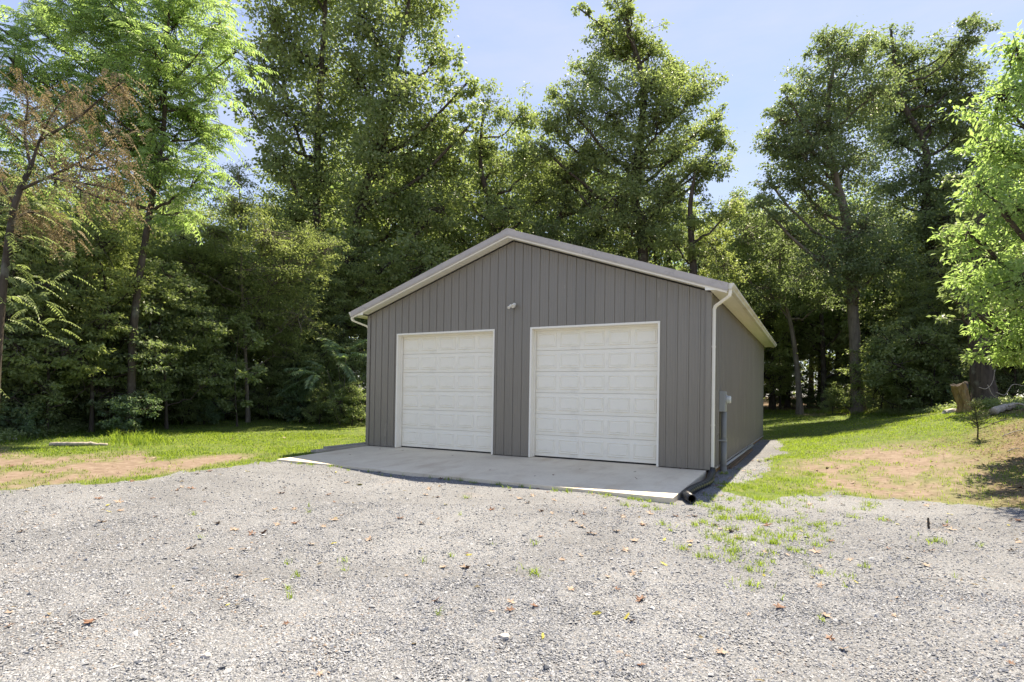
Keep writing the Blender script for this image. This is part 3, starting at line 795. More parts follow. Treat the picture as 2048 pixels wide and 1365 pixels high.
def copy_tree(o, loc, rz, sc, label):
    c = o.copy(); COL.objects.link(c); c.location = loc; c.rotation_euler = (0, 0, rz); c.scale = sc if isinstance(sc, tuple) else (sc,)*3
    c['label'] = label
    for ch in o.children:
        k = ch.copy(); COL.objects.link(k); k.parent = c
    return c

def plobes(lst, d, jit=.0, seed=0, grow=1.13):
    r = np.random.default_rng(seed + 900)
    out = []
    for px, py, rp, *dd in lst:
        q = d + (dd[0] if dd else r.uniform(-1, 1)*jit)
        out.append((at(px, py, q), grow*rp*q/CAM_F))
    return out
def ptrunk(lst, d):
    return [at(px, py, d) for px, py in lst]
def ground_trunk(lst, d):
    P = ptrunk(lst, d); P[0][2] = float(hgt(P[0][0], P[0][1])); return P

# ------------------------------------------------------------------ the trees that can be told apart
plant_tree('tulip_tree', build_tree(1, ground_trunk([(648, 835), (642, 620), (634, 420), (640, 200), (652, 0), (660, -170)], 34), .33,
    plobes([(560, 50, 78), (640, 10, 80), (545, 150, 68), (625, 140, 82), (512, 235, 50), (585, 245, 75), (668, 250, 72), (560, 325, 52), (640, 365, 60), (600, -70, 85), (690, -60, 80), (640, 470, 55), (585, 430, 40)], 34, 2.0, 1),
    L=.21, cover=2.3, aspect=.78), 'tall green tree with one straight bare trunk rising left of the garage')
plant_tree('twin_tree', build_tree(2, ground_trunk([(680, 835), (690, 640), (715, 440), (758, 290), (800, 110), (835, -90)], 33), .36,
    plobes([(740, 60, 85), (838, 35, 70), (882, 110, 42), (722, 165, 85), (800, 200, 90), (868, 262, 72), (922, 178, 36), (760, 310, 90), (848, 350, 80), (722, 420, 82), (800, 450, 80), (700, 520, 75), (905, 330, 50), (930, 260, 34), (765, -60, 90), (850, 540, 70), (775, 560, 70), (700, 620, 65), (870, 430, 60)], 33, 2.0, 2),
    L=.21, cover=2.4, aspect=.78), 'broad leafy tree with heart-shaped leaves leaning over the left roof slope')
plant_tree('ivy_tree', build_tree(3, ground_trunk([(975, 800), (985, 470), (962, 335), (968, 200)], 36), .30,
    plobes([(975, 215, 40), (1040, 235, 42), (958, 295, 42), (1002, 340, 50), (925, 395, 52), (1062, 325, 52), (1010, 430, 55), (900, 465, 60), (860, 520, 60), (1085, 395, 50), (985, 400, 26, 0), (975, 300, 22, 0), (950, 500, 50), (1030, 500, 50)], 36, 1.6, 3),
    L=.2, cover=2.3), 'tree with a leaf-covered trunk directly behind the left roof slope')
plant_tree('arching_tree', build_tree(4, ground_trunk([(1060, 800), (1100, 480), (1160, 420), (1235, 375)], 36), .26,
    plobes([(1125, 420, 45), (1180, 390, 48), (1230, 440, 50), (1130, 500, 50), (1185, 480, 50), (1080, 470, 40), (1250, 500, 50), (1150, 340, 40)], 36, 1.6, 4),
    L=.19, cover=2.4, mat_leaf='leaf_dark'), 'leaning tree with an arching bare limb above the right roof slope')
plant_tree('poplar_tree', build_tree(5, ground_trunk([(1300, 820), (1285, 480), (1272, 390), (1290, 190), (1262, 60), (1245, -30)], 34.5), .36,
    plobes([(1240, 105, 48), (1190, 160, 52), (1285, 180, 58), (1150, 232, 55), (1230, 240, 66), (1332, 232, 60), (1392, 190, 46), (1110, 192, 26), (1180, 312, 66), (1270, 330, 74), (1350, 312, 62), (1412, 270, 42), (1436, 235, 22), (1120, 352, 52), (1240, 412, 60), (1320, 402, 60), (1392, 348, 42), (1300, 462, 52), (1242, 45, 30), (1275, 70, 36), (1160, 18, 18), (1232, 5, 20), (1335, 140, 40), (1215, 80, 40), (1300, 105, 42), (1362, 165, 46), (1105, 250, 38), (1425, 335, 34), (1205, 45, 26), (1262, 10, 26), (1440, 290, 26), (1090, 300, 32)], 34.5, 1.6, 5),
    L=.185, cover=2.4, wob=.35), 'tallest tree standing alone against the sky behind the garage ridge')
plant_tree('ivy_trunk_tree', build_tree(6, ground_trunk([(1385, 800), (1386, 560), (1380, 420), (1392, 330)], 33), .30,
    plobes([(1386, 385, 26), (1388, 440, 24), (1398, 335, 22), (1425, 490, 40), (1452, 435, 40), (1350, 490, 32), (1385, 520, 22), (1440, 540, 40)], 33, .8, 6),
    L=.17, cover=2.0, mat_leaf='leaf_olive'), 'short ivy-wrapped trunk just above the right end of the roof')
plant_tree('grey_trunk_tree', build_tree(7, ground_trunk([(1716, 826), (1708, 640), (1694, 440), (1668, 320), (1662, 190), (1690, 70)], 33), .34,
    plobes([(1682, 120, 58), (1725, 98, 42), (1622, 188, 52), (1572, 250, 46), (1690, 222, 70), (1622, 300, 66), (1552, 298, 36), (1692, 330, 66), (1602, 372, 52), (1542, 372, 30), (1742, 190, 52), (1640, 425, 50), (1720, 470, 70), (1655, 530, 60), (1780, 525, 55), (1585, 470, 42), (1700, 560, 50), (1580, 205, 36), (1600, 300, 52), (1530, 420, 36), (1655, 90, 34), (1640, 250, 50)], 33, 1.7, 7),
    L=.18, cover=2.4, mat_leaf='leaf_dark', mat_bark='bark_grey'), 'tall dark tree with a grey trunk standing at the back edge of the lawn')
plant_tree('forked_tree', build_tree(8, ground_trunk([(1880, 820), (1866, 560), (1853, 420), (1850, 300), (1798, 190), (1780, 60)], 37), .36,
    plobes([(1790, 108, 46), (1832, 112, 40), (1780, 200, 58), (1852, 190, 58), (1925, 88, 38), (1922, 160, 48), (1882, 250, 58), (1800, 290, 58), (1922, 262, 48), (1842, 352, 52), (1902, 370, 58), (1780, 382, 48), (1890, 452, 58), (1942, 330, 44), (1830, 470, 58), (1930, 200, 40), (1860, 540, 60), (1960, 430, 55), (1945, 60, 32), (1885, 130, 42), (1960, 260, 46), (1815, 240, 50), (1850, 420, 50)], 37, 1.7, 8),
    L=.19, cover=2.4, mat_leaf='leaf_dark'), 'tall forked dark tree against the sky farthest to the right of the lawn')
plant_tree('slender_tree', build_tree(9, ground_trunk([(1600, 830), (1594, 735), (1582, 650), (1560, 560), (1566, 470)], 36.5), .20,
    plobes([(1562, 500, 50), (1500, 470, 50), (1612, 550, 46), (1640, 600, 38), (1535, 585, 46), (1472, 425, 38), (1428, 500, 40), (1480, 545, 40), (1525, 440, 40)], 36.5, 1.6, 9),
    L=.16, cover=1.8, mat_bark='bark_grey', mat_leaf='leaf_dark'), 'slender tree with a bare brown trunk growing in the lawn beyond the garage corner')
plant_tree('bright_tree', build_tree(10, ground_trunk([(2190, 960), (2180, 700), (2150, 420), (2110, 150)], 12.2), .22,
    plobes([(2010, 205, 70), (1998, 300, 62), (1968, 385, 58), (2040, 420, 75), (1948, 475, 45), (1980, 560, 62), (2050, 570, 80), (1962, 640, 42), (2010, 690, 55), (2060, 700, 60), (2040, 110, 50), (2110, 300, 100), (2110, 480, 100), (2120, 660, 90), (2090, 150, 80), (1935, 560, 28), (2040, 320, 60)], 12.2, .9, 10, .98),
    L=.135, cover=2.3, aspect=.46, mat_leaf='leaf_lime', clump=.36, droop=.6, per=36), 'bright green broadleaf tree leaning in over the right bank')
plant_tree('bank_tree', build_tree(11, ground_trunk([(1972, 800), (1964, 720), (1958, 560), (1962, 380), (1975, 250)], 20.5), .42,
    plobes([(1950, 470, 60), (1990, 560, 60), (2040, 470, 70), (1985, 350, 60), (2060, 620, 60), (2030, 360, 60), (1920, 610, 36)], 20.5, 1.2, 11),
    L=.17, cover=2.0, mat_leaf='leaf_dark'), 'thick grey trunk standing just behind the pale broken stump')
plant_tree('feathery_tree', build_tree(12, ground_trunk([(262, 845), (268, 640), (300, 420), (325, 260), (330, 120), (345, -90)], 18.5), .13,
    plobes([(350, 50, 85), (255, 50, 75), (432, 60, 46), (440, 165, 42), (155, 62, 58), (205, 135, 80), (300, 200, 88), (392, 252, 68), (122, 175, 62), (330, 330, 64), (405, 345, 42), (250, 275, 66), (62, 185, 56), (345, 430, 40), (80, 62, 46), (28, 125, 52), (345, -60, 95), (180, -40, 80), (390, 120, 60), (20, 260, 50), (180, 220, 60), (110, 40, 60), (310, 110, 70), (215, 220, 55), (250, 350, 55), (440, 255, 40), (150, 265, 50), (300, 285, 60), (5, 60, 50), (465, 110, 34)], 18.5, 1.4, 12),
    cover=2.8, mat_leaf='leaf_lime', frond=dict(L=.7, leaflet=.19, pairs=8, droop=.42, aspect=.3, bias=np.array([.35, -.15, 0]))), 'big tree of feathery bright lime fronds above the left forest edge')
plant_tree('fine_leaf_tree', build_tree(13, ground_trunk([(497, 828), (490, 700), (483, 560), (481, 440), (474, 330)], 24), .085,
    plobes([(478, 420, 50), (430, 470, 52), (535, 480, 60), (470, 545, 75), (560, 555, 68), (402, 562, 55), (598, 485, 50), (520, 635, 65), (425, 640, 55), (592, 640, 55), (640, 505, 42), (365, 525, 46), (478, 355, 34), (560, 700, 40)], 24, 1.4, 13),
    L=.105, cover=1.6, aspect=.45, mat_leaf='leaf_olive', per=60, flat=.3, mat_bark='bark_grey', clump=.32), 'slim young tree of fine olive leaves with a thin brown stem at the forest edge')
plant_tree('young_maple', build_tree(14, ground_trunk([(475, 840), (470, 760), (478, 660)], 22), .035,
    plobes([(485, 640, 26), (425, 688, 34), (498, 690, 30), (452, 735, 34), (395, 745, 26), (440, 655, 22), (510, 750, 28), (420, 800, 28), (470, 805, 26)], 22, .7, 14),
    L=.13, cover=1.7, aspect=.75, mat_leaf='leaf_mid'), 'pale green leafy sapling in front of the slim olive tree')
plant_tree('dark_stem_tree', build_tree(15, ground_trunk([(308, 838), (300, 720), (296, 600), (280, 470), (270, 330)], 24.5), .16,
    plobes([(300, 560, 62), (350, 610, 60), (240, 600, 60), (300, 680, 60), (380, 690, 50), (210, 520, 55), (340, 500, 55), (260, 470, 55), (180, 640, 60)], 24.5, 1.3, 15),
    L=.14, cover=1.5, mat_leaf='leaf_olive', flat=.25), 'layered understorey tree with a dark forked stem left of the slim olive tree')

# withered tree at the left edge: live skeleton, brown fronds
def withered_tree():
    d = 11.3; r = np.random.default_rng(77)
    foot = at(-12, 800, d); foot[2] = float(hgt(foot[0], foot[1]))
    TV, TF = [], []; off = 0
    def addt(P, R, s=7):
        nonlocal off
        V, F = tube_np(np.array(P), np.array(R), s); TV.append(V - foot); TF.append(F + off); off += len(V)
    def path(px, dd=0): return smooth_path(np.array([at(x, y, d + q) for x, y, q in px]), 6)
    main = path([(-12, 830, 0), (-4, 690, 0), (8, 560, 0), (24, 440, 0), (40, 380, 0), (62, 335, .1)]); main[0] = foot - np.array([0, 0, .2])
    addt(main, np.linspace(.085, .045, len(main)), 9)
    limbs = [[(40, 380, 0), (95, 355, -.2), (150, 330, -.4), (200, 300, -.5), (240, 262, -.6)], [(62, 335, .1), (80, 280, .2), (110, 220, .2), (150, 170, .1)],
             [(62, 335, .1), (50, 270, .3), (55, 200, .5), (40, 140, .5)], [(95, 355, -.2), (150, 365, -.5), (210, 375, -.8), (262, 390, -.9)],
             [(150, 330, -.4), (190, 340, -.7), (230, 330, -.9)], [(80, 280, .2), (150, 240, 0), (210, 190, -.2), (250, 160, -.3)], [(24, 440, 0), (60, 425, .3), (100, 440, .5), (140, 470, .7)],
             [(30, 410, 0), (0, 360, .3), (-40, 320, .5)]]
    ends = []
    for l in limbs:
        P = path(l); addt(P, np.linspace(.032, .008, len(P)), 5); ends += [P[k] for k in range(len(P)//3, len(P), 2)]
    ends = np.array(ends)
    i = r.integers(0, len(ends), 190); n = len(i)
    C = ends[i] + r.normal(size=(n, 3))*.16
    tw = np.stack([ends[i], ends[i]*.4 + C*.6 + r.normal(size=(n, 3))*.03, C], 1)
    V, F = tubes_np(tw, np.full((n, 3), .006), 3); TV.append(V - foot); TF.append(F + off); off += len(V)
    t = empty('withered_tree', foot); tag(t, 'crooked tree of withered brown fronds at the left edge of the clearing', 'tree')
    link('trunk', np_mesh('trunk', np.vstack(TV), np.vstack(TF), M['bark'], None, True), t)
    i = np.repeat(np.arange(n), 3); m = len(i)
    dr = unit(r.normal(size=(m, 3))*np.array([1, 1, .3]) + RGT*.35 + np.array([0, 0, -.35]))
    parts, rs = frond_geo(r, C[i] + r.normal(size=(m, 3))*.10, dr, r.uniform(.2, .42, m), 8, .075, .7, .36)
    V, F, T = join(parts)
    fo = link('dead_foliage', np_mesh('dead_foliage', V - foot, F, M['leaf_dead'], {'tint': T}), t); fo['label'] = 'withered brown hanging fronds'
    k = 150
    j = r.integers(0, len(main), k); B = main[np.clip(j, len(main)//3, None)] + r.normal(size=(k, 3))*.5
    parts, rs = frond_geo(r, B, unit(r.normal(size=(k, 3))*np.array([1, 1, .3]) + RGT*.5), r.uniform(.3, .6, k), 9, .10, .4, .3)
    V, F, T = join(parts); link('green_foliage', np_mesh('green_foliage', V - foot, F, M['leaf_mid'], {'tint': T}), t)
withered_tree()

# frond shrub by the left corner of the garage: each big frond a part
def frond_shrub():
    d = 24.2; r = np.random.default_rng(5)
    foot = at(680, 835, d); foot[2] = float(hgt(foot[0], foot[1]))
    t = empty('sumac_shrub', foot); tag(t, 'shrub with long pale feathery fronds beside the left garage corner', 'shrub')
    stems = MB()
    tops = []
    for sx, sy in ((655, 742), (676, 722), (636, 752), (692, 705)):
        p = at(sx, sy, d + r.uniform(-.4, .4)) - foot; tops.append(p)
        stems.tube([(0, 0, -.1), tuple(p*.5 + np.array([.08, 0, .1])), tuple(p)], [.016, .012, .008], 6)
    stems.build('stem', M['bark_grey'], t, 0, True)
    dirs = [(-1.0, .1, .5, 0), (-.8, .3, .75, 0), (-1, -.2, .1, 0), (-.6, -.4, .5, 2), (-.9, -.3, -.1, 2), (-.2, -.6, .3, 2), (.3, -.6, .4, 1), (.9, 0, .6, 1), (-.4, .3, 1, 1), (.7, .2, .8, 3), (-.7, 0, .8, 3), (.1, -.7, .1, 2), (-.3, -.7, .5, 3), (1, -.3, .1, 3), (.5, -.6, -.1, 1)]
    for a, b_, c, k in dirs:
        dr = unit(RGT*a + FWD*b_ + np.array([0, 0, c]))
        parts, rs = frond_geo(r, tops[k][None], dr[None], np.array([r.uniform(1.5, 2.0)]), 17, .34, .40, .27, np.array([r.uniform(.5, 1)]))
        V, F, T = join(parts); rv, rf = tubes_np(rs, np.full((1, 3), .008), 3)
        me = np_mesh('frond', np.vstack([V, rv]), [F, rf + len(V)], M['leaf_blue'], {'tint': np.r_[T, np.full(len(rv), .9)]})
        link('frond', me, t)
frond_shrub()

# ------------------------------------------------------------------ shrubs and forest that repeat
def random_lobes(r, h, base, spread, n, rl):
    out = []
    for i in range(n):
        t = (i + .5)/n; z = base + (h - base)*t
        k = math.sin(math.pi*min(1, .22 + .8*t))**.7*spread
        a = i*2.4 + r.uniform(-.5, .5); q = k*r.uniform(.35, 1)
        out.append((np.array([q*math.cos(a), q*math.sin(a), z]), rl*r.uniform(.75, 1.25)))
    return out
def proto(seed, h, base, spread, n, rl, r0, **k):
    r = np.random.default_rng(seed + 50)
    tr = [np.array([0, 0, 0.]), np.array([r.normal()*.15, r.normal()*.15, h*.35]), np.array([r.normal()*.3, r.normal()*.3, h*.7]), np.array([r.normal()*.4, r.normal()*.4, h*.97])]
    return build_tree(seed, tr, r0, random_lobes(r, h, base, spread, n, rl), **k)
FOREST = [proto(101, 16, 4.0, 3.4, 13, 2.0, .22, L=.24, cover=1.1),
          proto(102, 17, 6.0, 3.0, 11, 2.1, .26, L=.24, cover=1.1, mat_leaf='leaf_dark'),
          proto(103, 14, 2.5, 3.2, 13, 1.8, .18, L=.22, cover=1.1, mat_leaf='leaf_olive'),
          proto(104, 16, 7.0, 3.2, 10, 2.1, .20, L=.24, cover=1.1, mat_leaf='leaf_lime')]
UNDER = [proto(111, 7, 1.6, 2.0, 11, 1.15, .07, L=.15, cover=1.7, flat=.3, mat_leaf='leaf_mid'),
         proto(112, 8.5, 2.2, 2.3, 12, 1.2, .08, L=.15, cover=1.7, flat=.25, mat_leaf='leaf_olive', aspect=.5),
         proto(113, 6, 1.2, 1.8, 10, 1.1, .06, L=.15, cover=1.8, flat=.35, mat_leaf='leaf_dark')]
SHRUB = [proto(121, 2.4, .25, 1.05, 9, .62, .03, L=.11, cover=1.7, mat_leaf='leaf_mid'),
         proto(122, 2.0, .3, 1.0, 7, .6, .03, L=.13, cover=1.7, mat_leaf='leaf_blue'),
         proto(123, 3.2, .5, 1.2, 9, .75, .035, L=.12, cover=1.9, mat_leaf='leaf_mid')]
_first = {}
def put(protos, k, loc, rz, sc, name, label, cat, group, parts=('trunk', 'crown')):
    key = (id(protos), k)
    if key not in _first:
        t = plant_tree(name, protos[k], label, cat, group, loc, rz, 1, parts); t.scale = sc if isinstance(sc, tuple) else (sc,)*3
        _first[key] = t
        return t
    t = copy_tree(_first[key], loc, rz, sc, label); t['group'] = group; t['category'] = cat
    return t
rg_ = np.random.default_rng(42)
def spot(px, d):
    p = CAM_POS + (FWD + RGT*(px - 1024)/CAM_F)*d
    return (p[0], p[1], float(hgt(p[0], p[1])))
KIND = ['mid-green', 'dark green', 'olive-green', 'lime-green']
# woods left of the garage, behind it, and beyond the back lawn
for px in range(-420, 780, 84):
    for dd, hs in ((42, 1.1), (52, 1.25)):
        q = px + rg_.uniform(-26, 26); d = dd + rg_.uniform(-2, 2.5)
        k = int(rg_.choice([0, 1, 2, 3], p=[.35, .3, .2, .15]))
        sc = hs*rg_.uniform(.85, 1.1)
        if 380 < q < 560: sc *= .78
        put(FOREST, k, spot(q, d), rg_.uniform(0, 6.28), sc, 'forest_tree', KIND[k] + ' forest tree in the woods ' + ('behind the left grass edge' if q < 400 else 'behind the left end of the roof'), 'tree', KIND[k] + (' forest trees behind the left grass' if q < 400 else ' forest trees behind the left end of the roof'))
for px in range(760, 1560, 62):
    for dd in (42, 52, 62):
        q = px + rg_.uniform(-26, 26); d = dd + rg_.uniform(-3, 3)
        k = int(rg_.choice([0, 1, 2, 3], p=[.3, .25, .2, .25]))
        sc = rg_.uniform(.72, .92)*(1 if dd < 60 else 1.1)
        if 1380 < q < 1540: sc *= .85
        put(FOREST, k, spot(q, d), rg_.uniform(0, 6.28), sc, 'forest_tree', KIND[k] + ' forest tree in the woods ' + ('over the left roof slope' if q < 1020 else 'over the right roof slope'), 'tree', KIND[k] + (' forest trees over the left roof slope' if q < 1020 else ' forest trees over the right roof slope'))
for px in range(1560, 2460, 66):
    for dd in (43, 51, 60):
        q = px + rg_.uniform(-26, 26); d = dd + rg_.uniform(-2.5, 3)
        if 2000 < q and dd == 43: d -= 14
        k = int(rg_.choice([0, 1, 2, 3], p=[.3, .4, .15, .15]))
        put(FOREST, k, spot(q, d), rg_.uniform(0, 6.28), rg_.uniform(.8, 1.0), 'forest_tree', KIND[k] + ' forest tree in the woods ' + ('beyond the back lawn' if q < 1880 else 'behind the stump and right bank'), 'tree', KIND[k] + (' forest trees beyond the back lawn' if q < 1880 else ' forest trees behind the right bank'))
# taller forest trees that fill the skyline behind the roof
for px, d, k, sc in ((905, 43, 0, 1.22), (960, 45, 2, 1.5), (1030, 44, 0, 1.3), (1095, 46, 1, 1.15), (1150, 44, 0, 1.1), (1210, 47, 3, 1.2), (1345, 45, 0, 1.12), (1400, 47, 2, 1.15), (1452, 44, 0, .98), (1505, 46, 1, .98), (1545, 43, 0, .95), (1640, 46, 3, 1.05), (1760, 47, 0, 1.1), (760, 44, 0, 1.3), (680, 46, 2, 1.4), (600, 45, 0, 1.2), (830, 46, 3, 1.3)):
    put(FOREST, k, spot(px, d), rg_.uniform(0, 6.28), sc, 'forest_tree', KIND[k] + ' forest tree in the woods ' + ('behind the left grass edge' if px < 500 else 'behind the left end of the roof' if px < 780 else 'over the left roof slope' if px < 1020 else 'over the right roof slope' if px < 1600 else 'beyond the back lawn'), 'tree',
        KIND[k] + (' forest trees behind the left grass' if px < 500 else ' forest trees behind the left end of the roof' if px < 780 else ' forest trees over the left roof slope' if px < 1020 else ' forest trees over the right roof slope' if px < 1600 else ' forest trees beyond the back lawn'))
# understorey trees
UK = ['mid-green', 'olive-green', 'dark green']
SK = ['dark', 'pale-leaved', 'tall']
def lz(px): return 'behind the crooked withered tree' if px < 150 else 'beside the dark-stemmed understorey tree' if px < 350 else 'near the slim olive tree' if px < 560 else 'behind the feathery sumac shrub'
def rz_(px): return 'beyond the slender bare-trunked tree' if px < 1640 else 'beyond the grey trunk' if px < 1780 else 'behind the rounded shrubs' if px < 1920 else 'behind the broken stump'
for i, (px, d, k, sc) in enumerate([(185, 18.2, 1, .8), (335, 20.5, 0, .8), (95, 17.3, 0, .75), (430, 24.5, 2, .75), (255, 19.6, 2, .85), (10, 16.8, 1, .8), (140, 20.5, 2, .9), (225, 22, 1, .95), (300, 22.6, 0, .9), (370, 24, 1, .9), (520, 27.8, 0, .85), (585, 28.6, 2, .8), (650, 29.5, 1, .85), (-30, 18.6, 1, 1), (60, 18.8, 2, 1), (460, 26, 1, .9), (-60, 20, 0, 1), (40, 21, 2, 1.05), (120, 22, 0, 1.0), (200, 25, 1, 1), (60, 26, 1, 1.1), (385, 27, 1, .95), (440, 29, 0, .9), (560, 28.5, 1, .9), (620, 29, 2, 1), (690, 30, 1, .95), (740, 33, 0, 1), (330, 28.5, 2, 1.1), (-160, 19, 1, 1.1), (150, 30, 0, 1.2), (270, 31, 1, 1.2), (480, 34, 2, 1.2), (-20, 30, 0, 1.2), (640, 36, 0, 1.2)]):
    put(UNDER, k, spot(px, d), rg_.uniform(0, 6.28), sc, 'understorey_tree', 'small layered ' + UK[k] + ' tree ' + lz(px), 'tree', UK[k] + ' understorey trees ' + lz(px))
for i, (px, d, k, sc) in enumerate([(1560, 43, 1, 1), (1650, 44, 0, 1), (1760, 40, 2, 1.1), (1830, 36, 0, 1.1), (1880, 33, 2, 1.1), (1680, 48, 1, 1.1), (1940, 30, 1, 1.1), (2020, 27, 2, 1.1), (2100, 24, 0, 1.2), (1800, 46, 1, 1.2), (1490, 48, 0, 1.1), (2200, 22, 1, 1.2), (2060, 31, 0, 1.1), (1985, 35, 2, 1.1), (2150, 29, 2, 1.1), (2030, 24.5, 2, .7)]):
    put(UNDER, k, spot(px, d), rg_.uniform(0, 6.28), sc, 'understorey_tree', 'small layered ' + UK[k] + ' tree ' + rz_(px), 'tree', UK[k] + ' understorey trees ' + rz_(px))
# shrubs along both edges of the woods
for i in range(42):
    px = -120 + i*20 + rg_.uniform(-10, 10); d = float(np.interp(px, [-120, 0, 100, 300, 500, 735], [14.8, 16.6, 18.6, 22.2, 25.5, 27.0])) + rg_.uniform(-.4, 1.6)
    k = int(rg_.choice([0, 2, 1], p=[.4, .3, .3]))
    put(SHRUB, k, spot(px, d), rg_.uniform(0, 6.28), rg_.uniform(.6, 1.0), 'shrub', SK[k] + ' leafy shrub under the forest edge ' + lz(px), 'shrub', SK[k] + ' shrubs ' + lz(px), ('stem', 'foliage'))
for i in range(16):
    px = 1520 + i*30 + rg_.uniform(-10, 10); d = float(np.interp(px, [1520, 1640, 1740, 1800, 1900, 2000], [46, 44, 36, 31.5, 27, 23])) + rg_.uniform(.3, 2)
    k = int(rg_.choice([0, 2, 1], p=[.6, .3, .1]))
    put(SHRUB, k, spot(px, d), rg_.uniform(0, 6.28), rg_.uniform(.75, 1.1), 'shrub', SK[k] + ' leafy shrub at the back of the lawn ' + rz_(px), 'shrub', SK[k] + ' shrubs at the back ' + rz_(px), ('stem', 'foliage'))
for px, d, k, sc, lab in ((1800, 30.2, 2, 1.35, 'largest dark rounded shrub right of the grey trunk'), (1860, 28, 0, 1.7, 'dark rounded shrub left of the pale broken stump'),
                          (1760, 32, 2, 1.2, 'dark shrub close beside the grey trunk'), (640, 25.5, 0, 1.25, 'dark leafy shrub directly behind the feathery sumac fronds'), (712, 26.5, 2, 1.0, 'green shrub between the sumac fronds and the garage corner'), (705, 23.8, 0, .7, 'small leafy bush in front of the sumac stems'), (640, 24, 2, .5, 'leafy bush between the sumac shrub and the grass'), (540, 25, 2, .75, 'leafy green bush right of the slim olive tree'), (365, 22.3, 2, .7, 'leafy green bush under the dark-stemmed understorey tree'), (590, 25.5, 1, .85, 'pale-leaved bush left of the sumac shrub'), (262, 17.9, 1, .6, 'pale-leaved bush at the foot of the feathery lime tree'), (600, 24.5, 1, .8, 'low pale-leaved shrub left of the feathery sumac'), (410, 22.5, 1, .6, 'low pale-leaved bush at the foot of the slim olive tree'),
                          (40, 16.2, 1, .42, 'small low bush at the far left edge of the grass'), (1665, 33.5, 2, .5, 'small bush at the foot of the grey trunk')):
    put(SHRUB, k, spot(px, d), rg_.uniform(0, 6.28), sc, 'shrub', lab, 'shrub', None, ('stem', 'foliage'))
for o in list(COL.objects):
    if o.get('group') == '': del o['group']

# far woods closing the view
def far_woods():
    r = np.random.default_rng(9); n = 50000
    a = r.uniform(-62, 62, n)*math.pi/180; d = r.uniform(66, 92, n)
    x = CAM_POS[0] + d*(np.cos(a)*-_s + np.sin(a)*_c); y = CAM_POS[1] + d*(np.cos(a)*_c + np.sin(a)*_s)
    top = 12 + 4*fbm(a*9, d*.08, 4)
    z = hgt(x, y) + top*r.random(n)**.8
    keep = fbm(x*.35, z*.45 + y*.2, 8) > .40
    P = np.stack([x, y, z], 1)[keep]; n = len(P)
    V, F, T = leaf_geo(P, sph(r, n), r.normal(size=(n, 3))*.6 + np.array([0, 0, 1.]), r.uniform(.35, .7, n), r.uniform(.3, .5, n), r.random(n))
    tag(link('woods', np_mesh('woods', V, F, M['leaf_mid'], {'tint': T})), 'dense green woods far behind the clearing', None, None, 'stuff')
far_woods()

# ------------------------------------------------------------------ grass, weeds, gravel, leaves
def view_points(r, n, d0, d1, spread=1.02):
    """points on the ground spread evenly over the wedge in front of the camera"""
    d = np.sqrt(r.uniform(d0*d0, d1*d1, n)); a = r.uniform(-spread, spread, n)
    x = CAM_POS[0] + d*(-_s + a*_c); y = CAM_POS[1] + d*(_c + a*_s)
    return x, y, d
def blades(x, y, h, w, r, lean=.5):
    n = len(x); z = hgt(x, y)
    a = r.uniform(0, 2*np.pi, n); D_ = np.stack([np.cos(a), np.sin(a), np.zeros(n)], 1)
    b0 = r.uniform(0, 2*np.pi, n); W_ = np.stack([np.cos(b0), np.sin(b0), np.zeros(n)], 1)*w[:, None]*.5
    B = np.stack([x, y, z - .005], 1); U = np.array([0, 0, 1.])
    l = (lean*r.random(n))[:, None]
    Mi = B + U*(h*.55)[:, None] + D_*h[:, None]*l*.35
    T_ = B + U*(h*(1 - .25*l[:, 0]))[:, None] + D_*h[:, None]*l
    V = np.stack([B - W_, B + W_, Mi + W_*.8, Mi - W_*.8, T_], 1).reshape(-1, 3)
    k = (np.arange(n)*5)[:, None]
    return V, np.concatenate([k + np.array([[0, 1, 2]]), k + np.array([[0, 2, 3]]), k + np.array([[3, 2, 4]])])
def in_garage(x, y): return (x > -.08) & (x < W + .1) & (y > -3.08) & (y < D + .1)
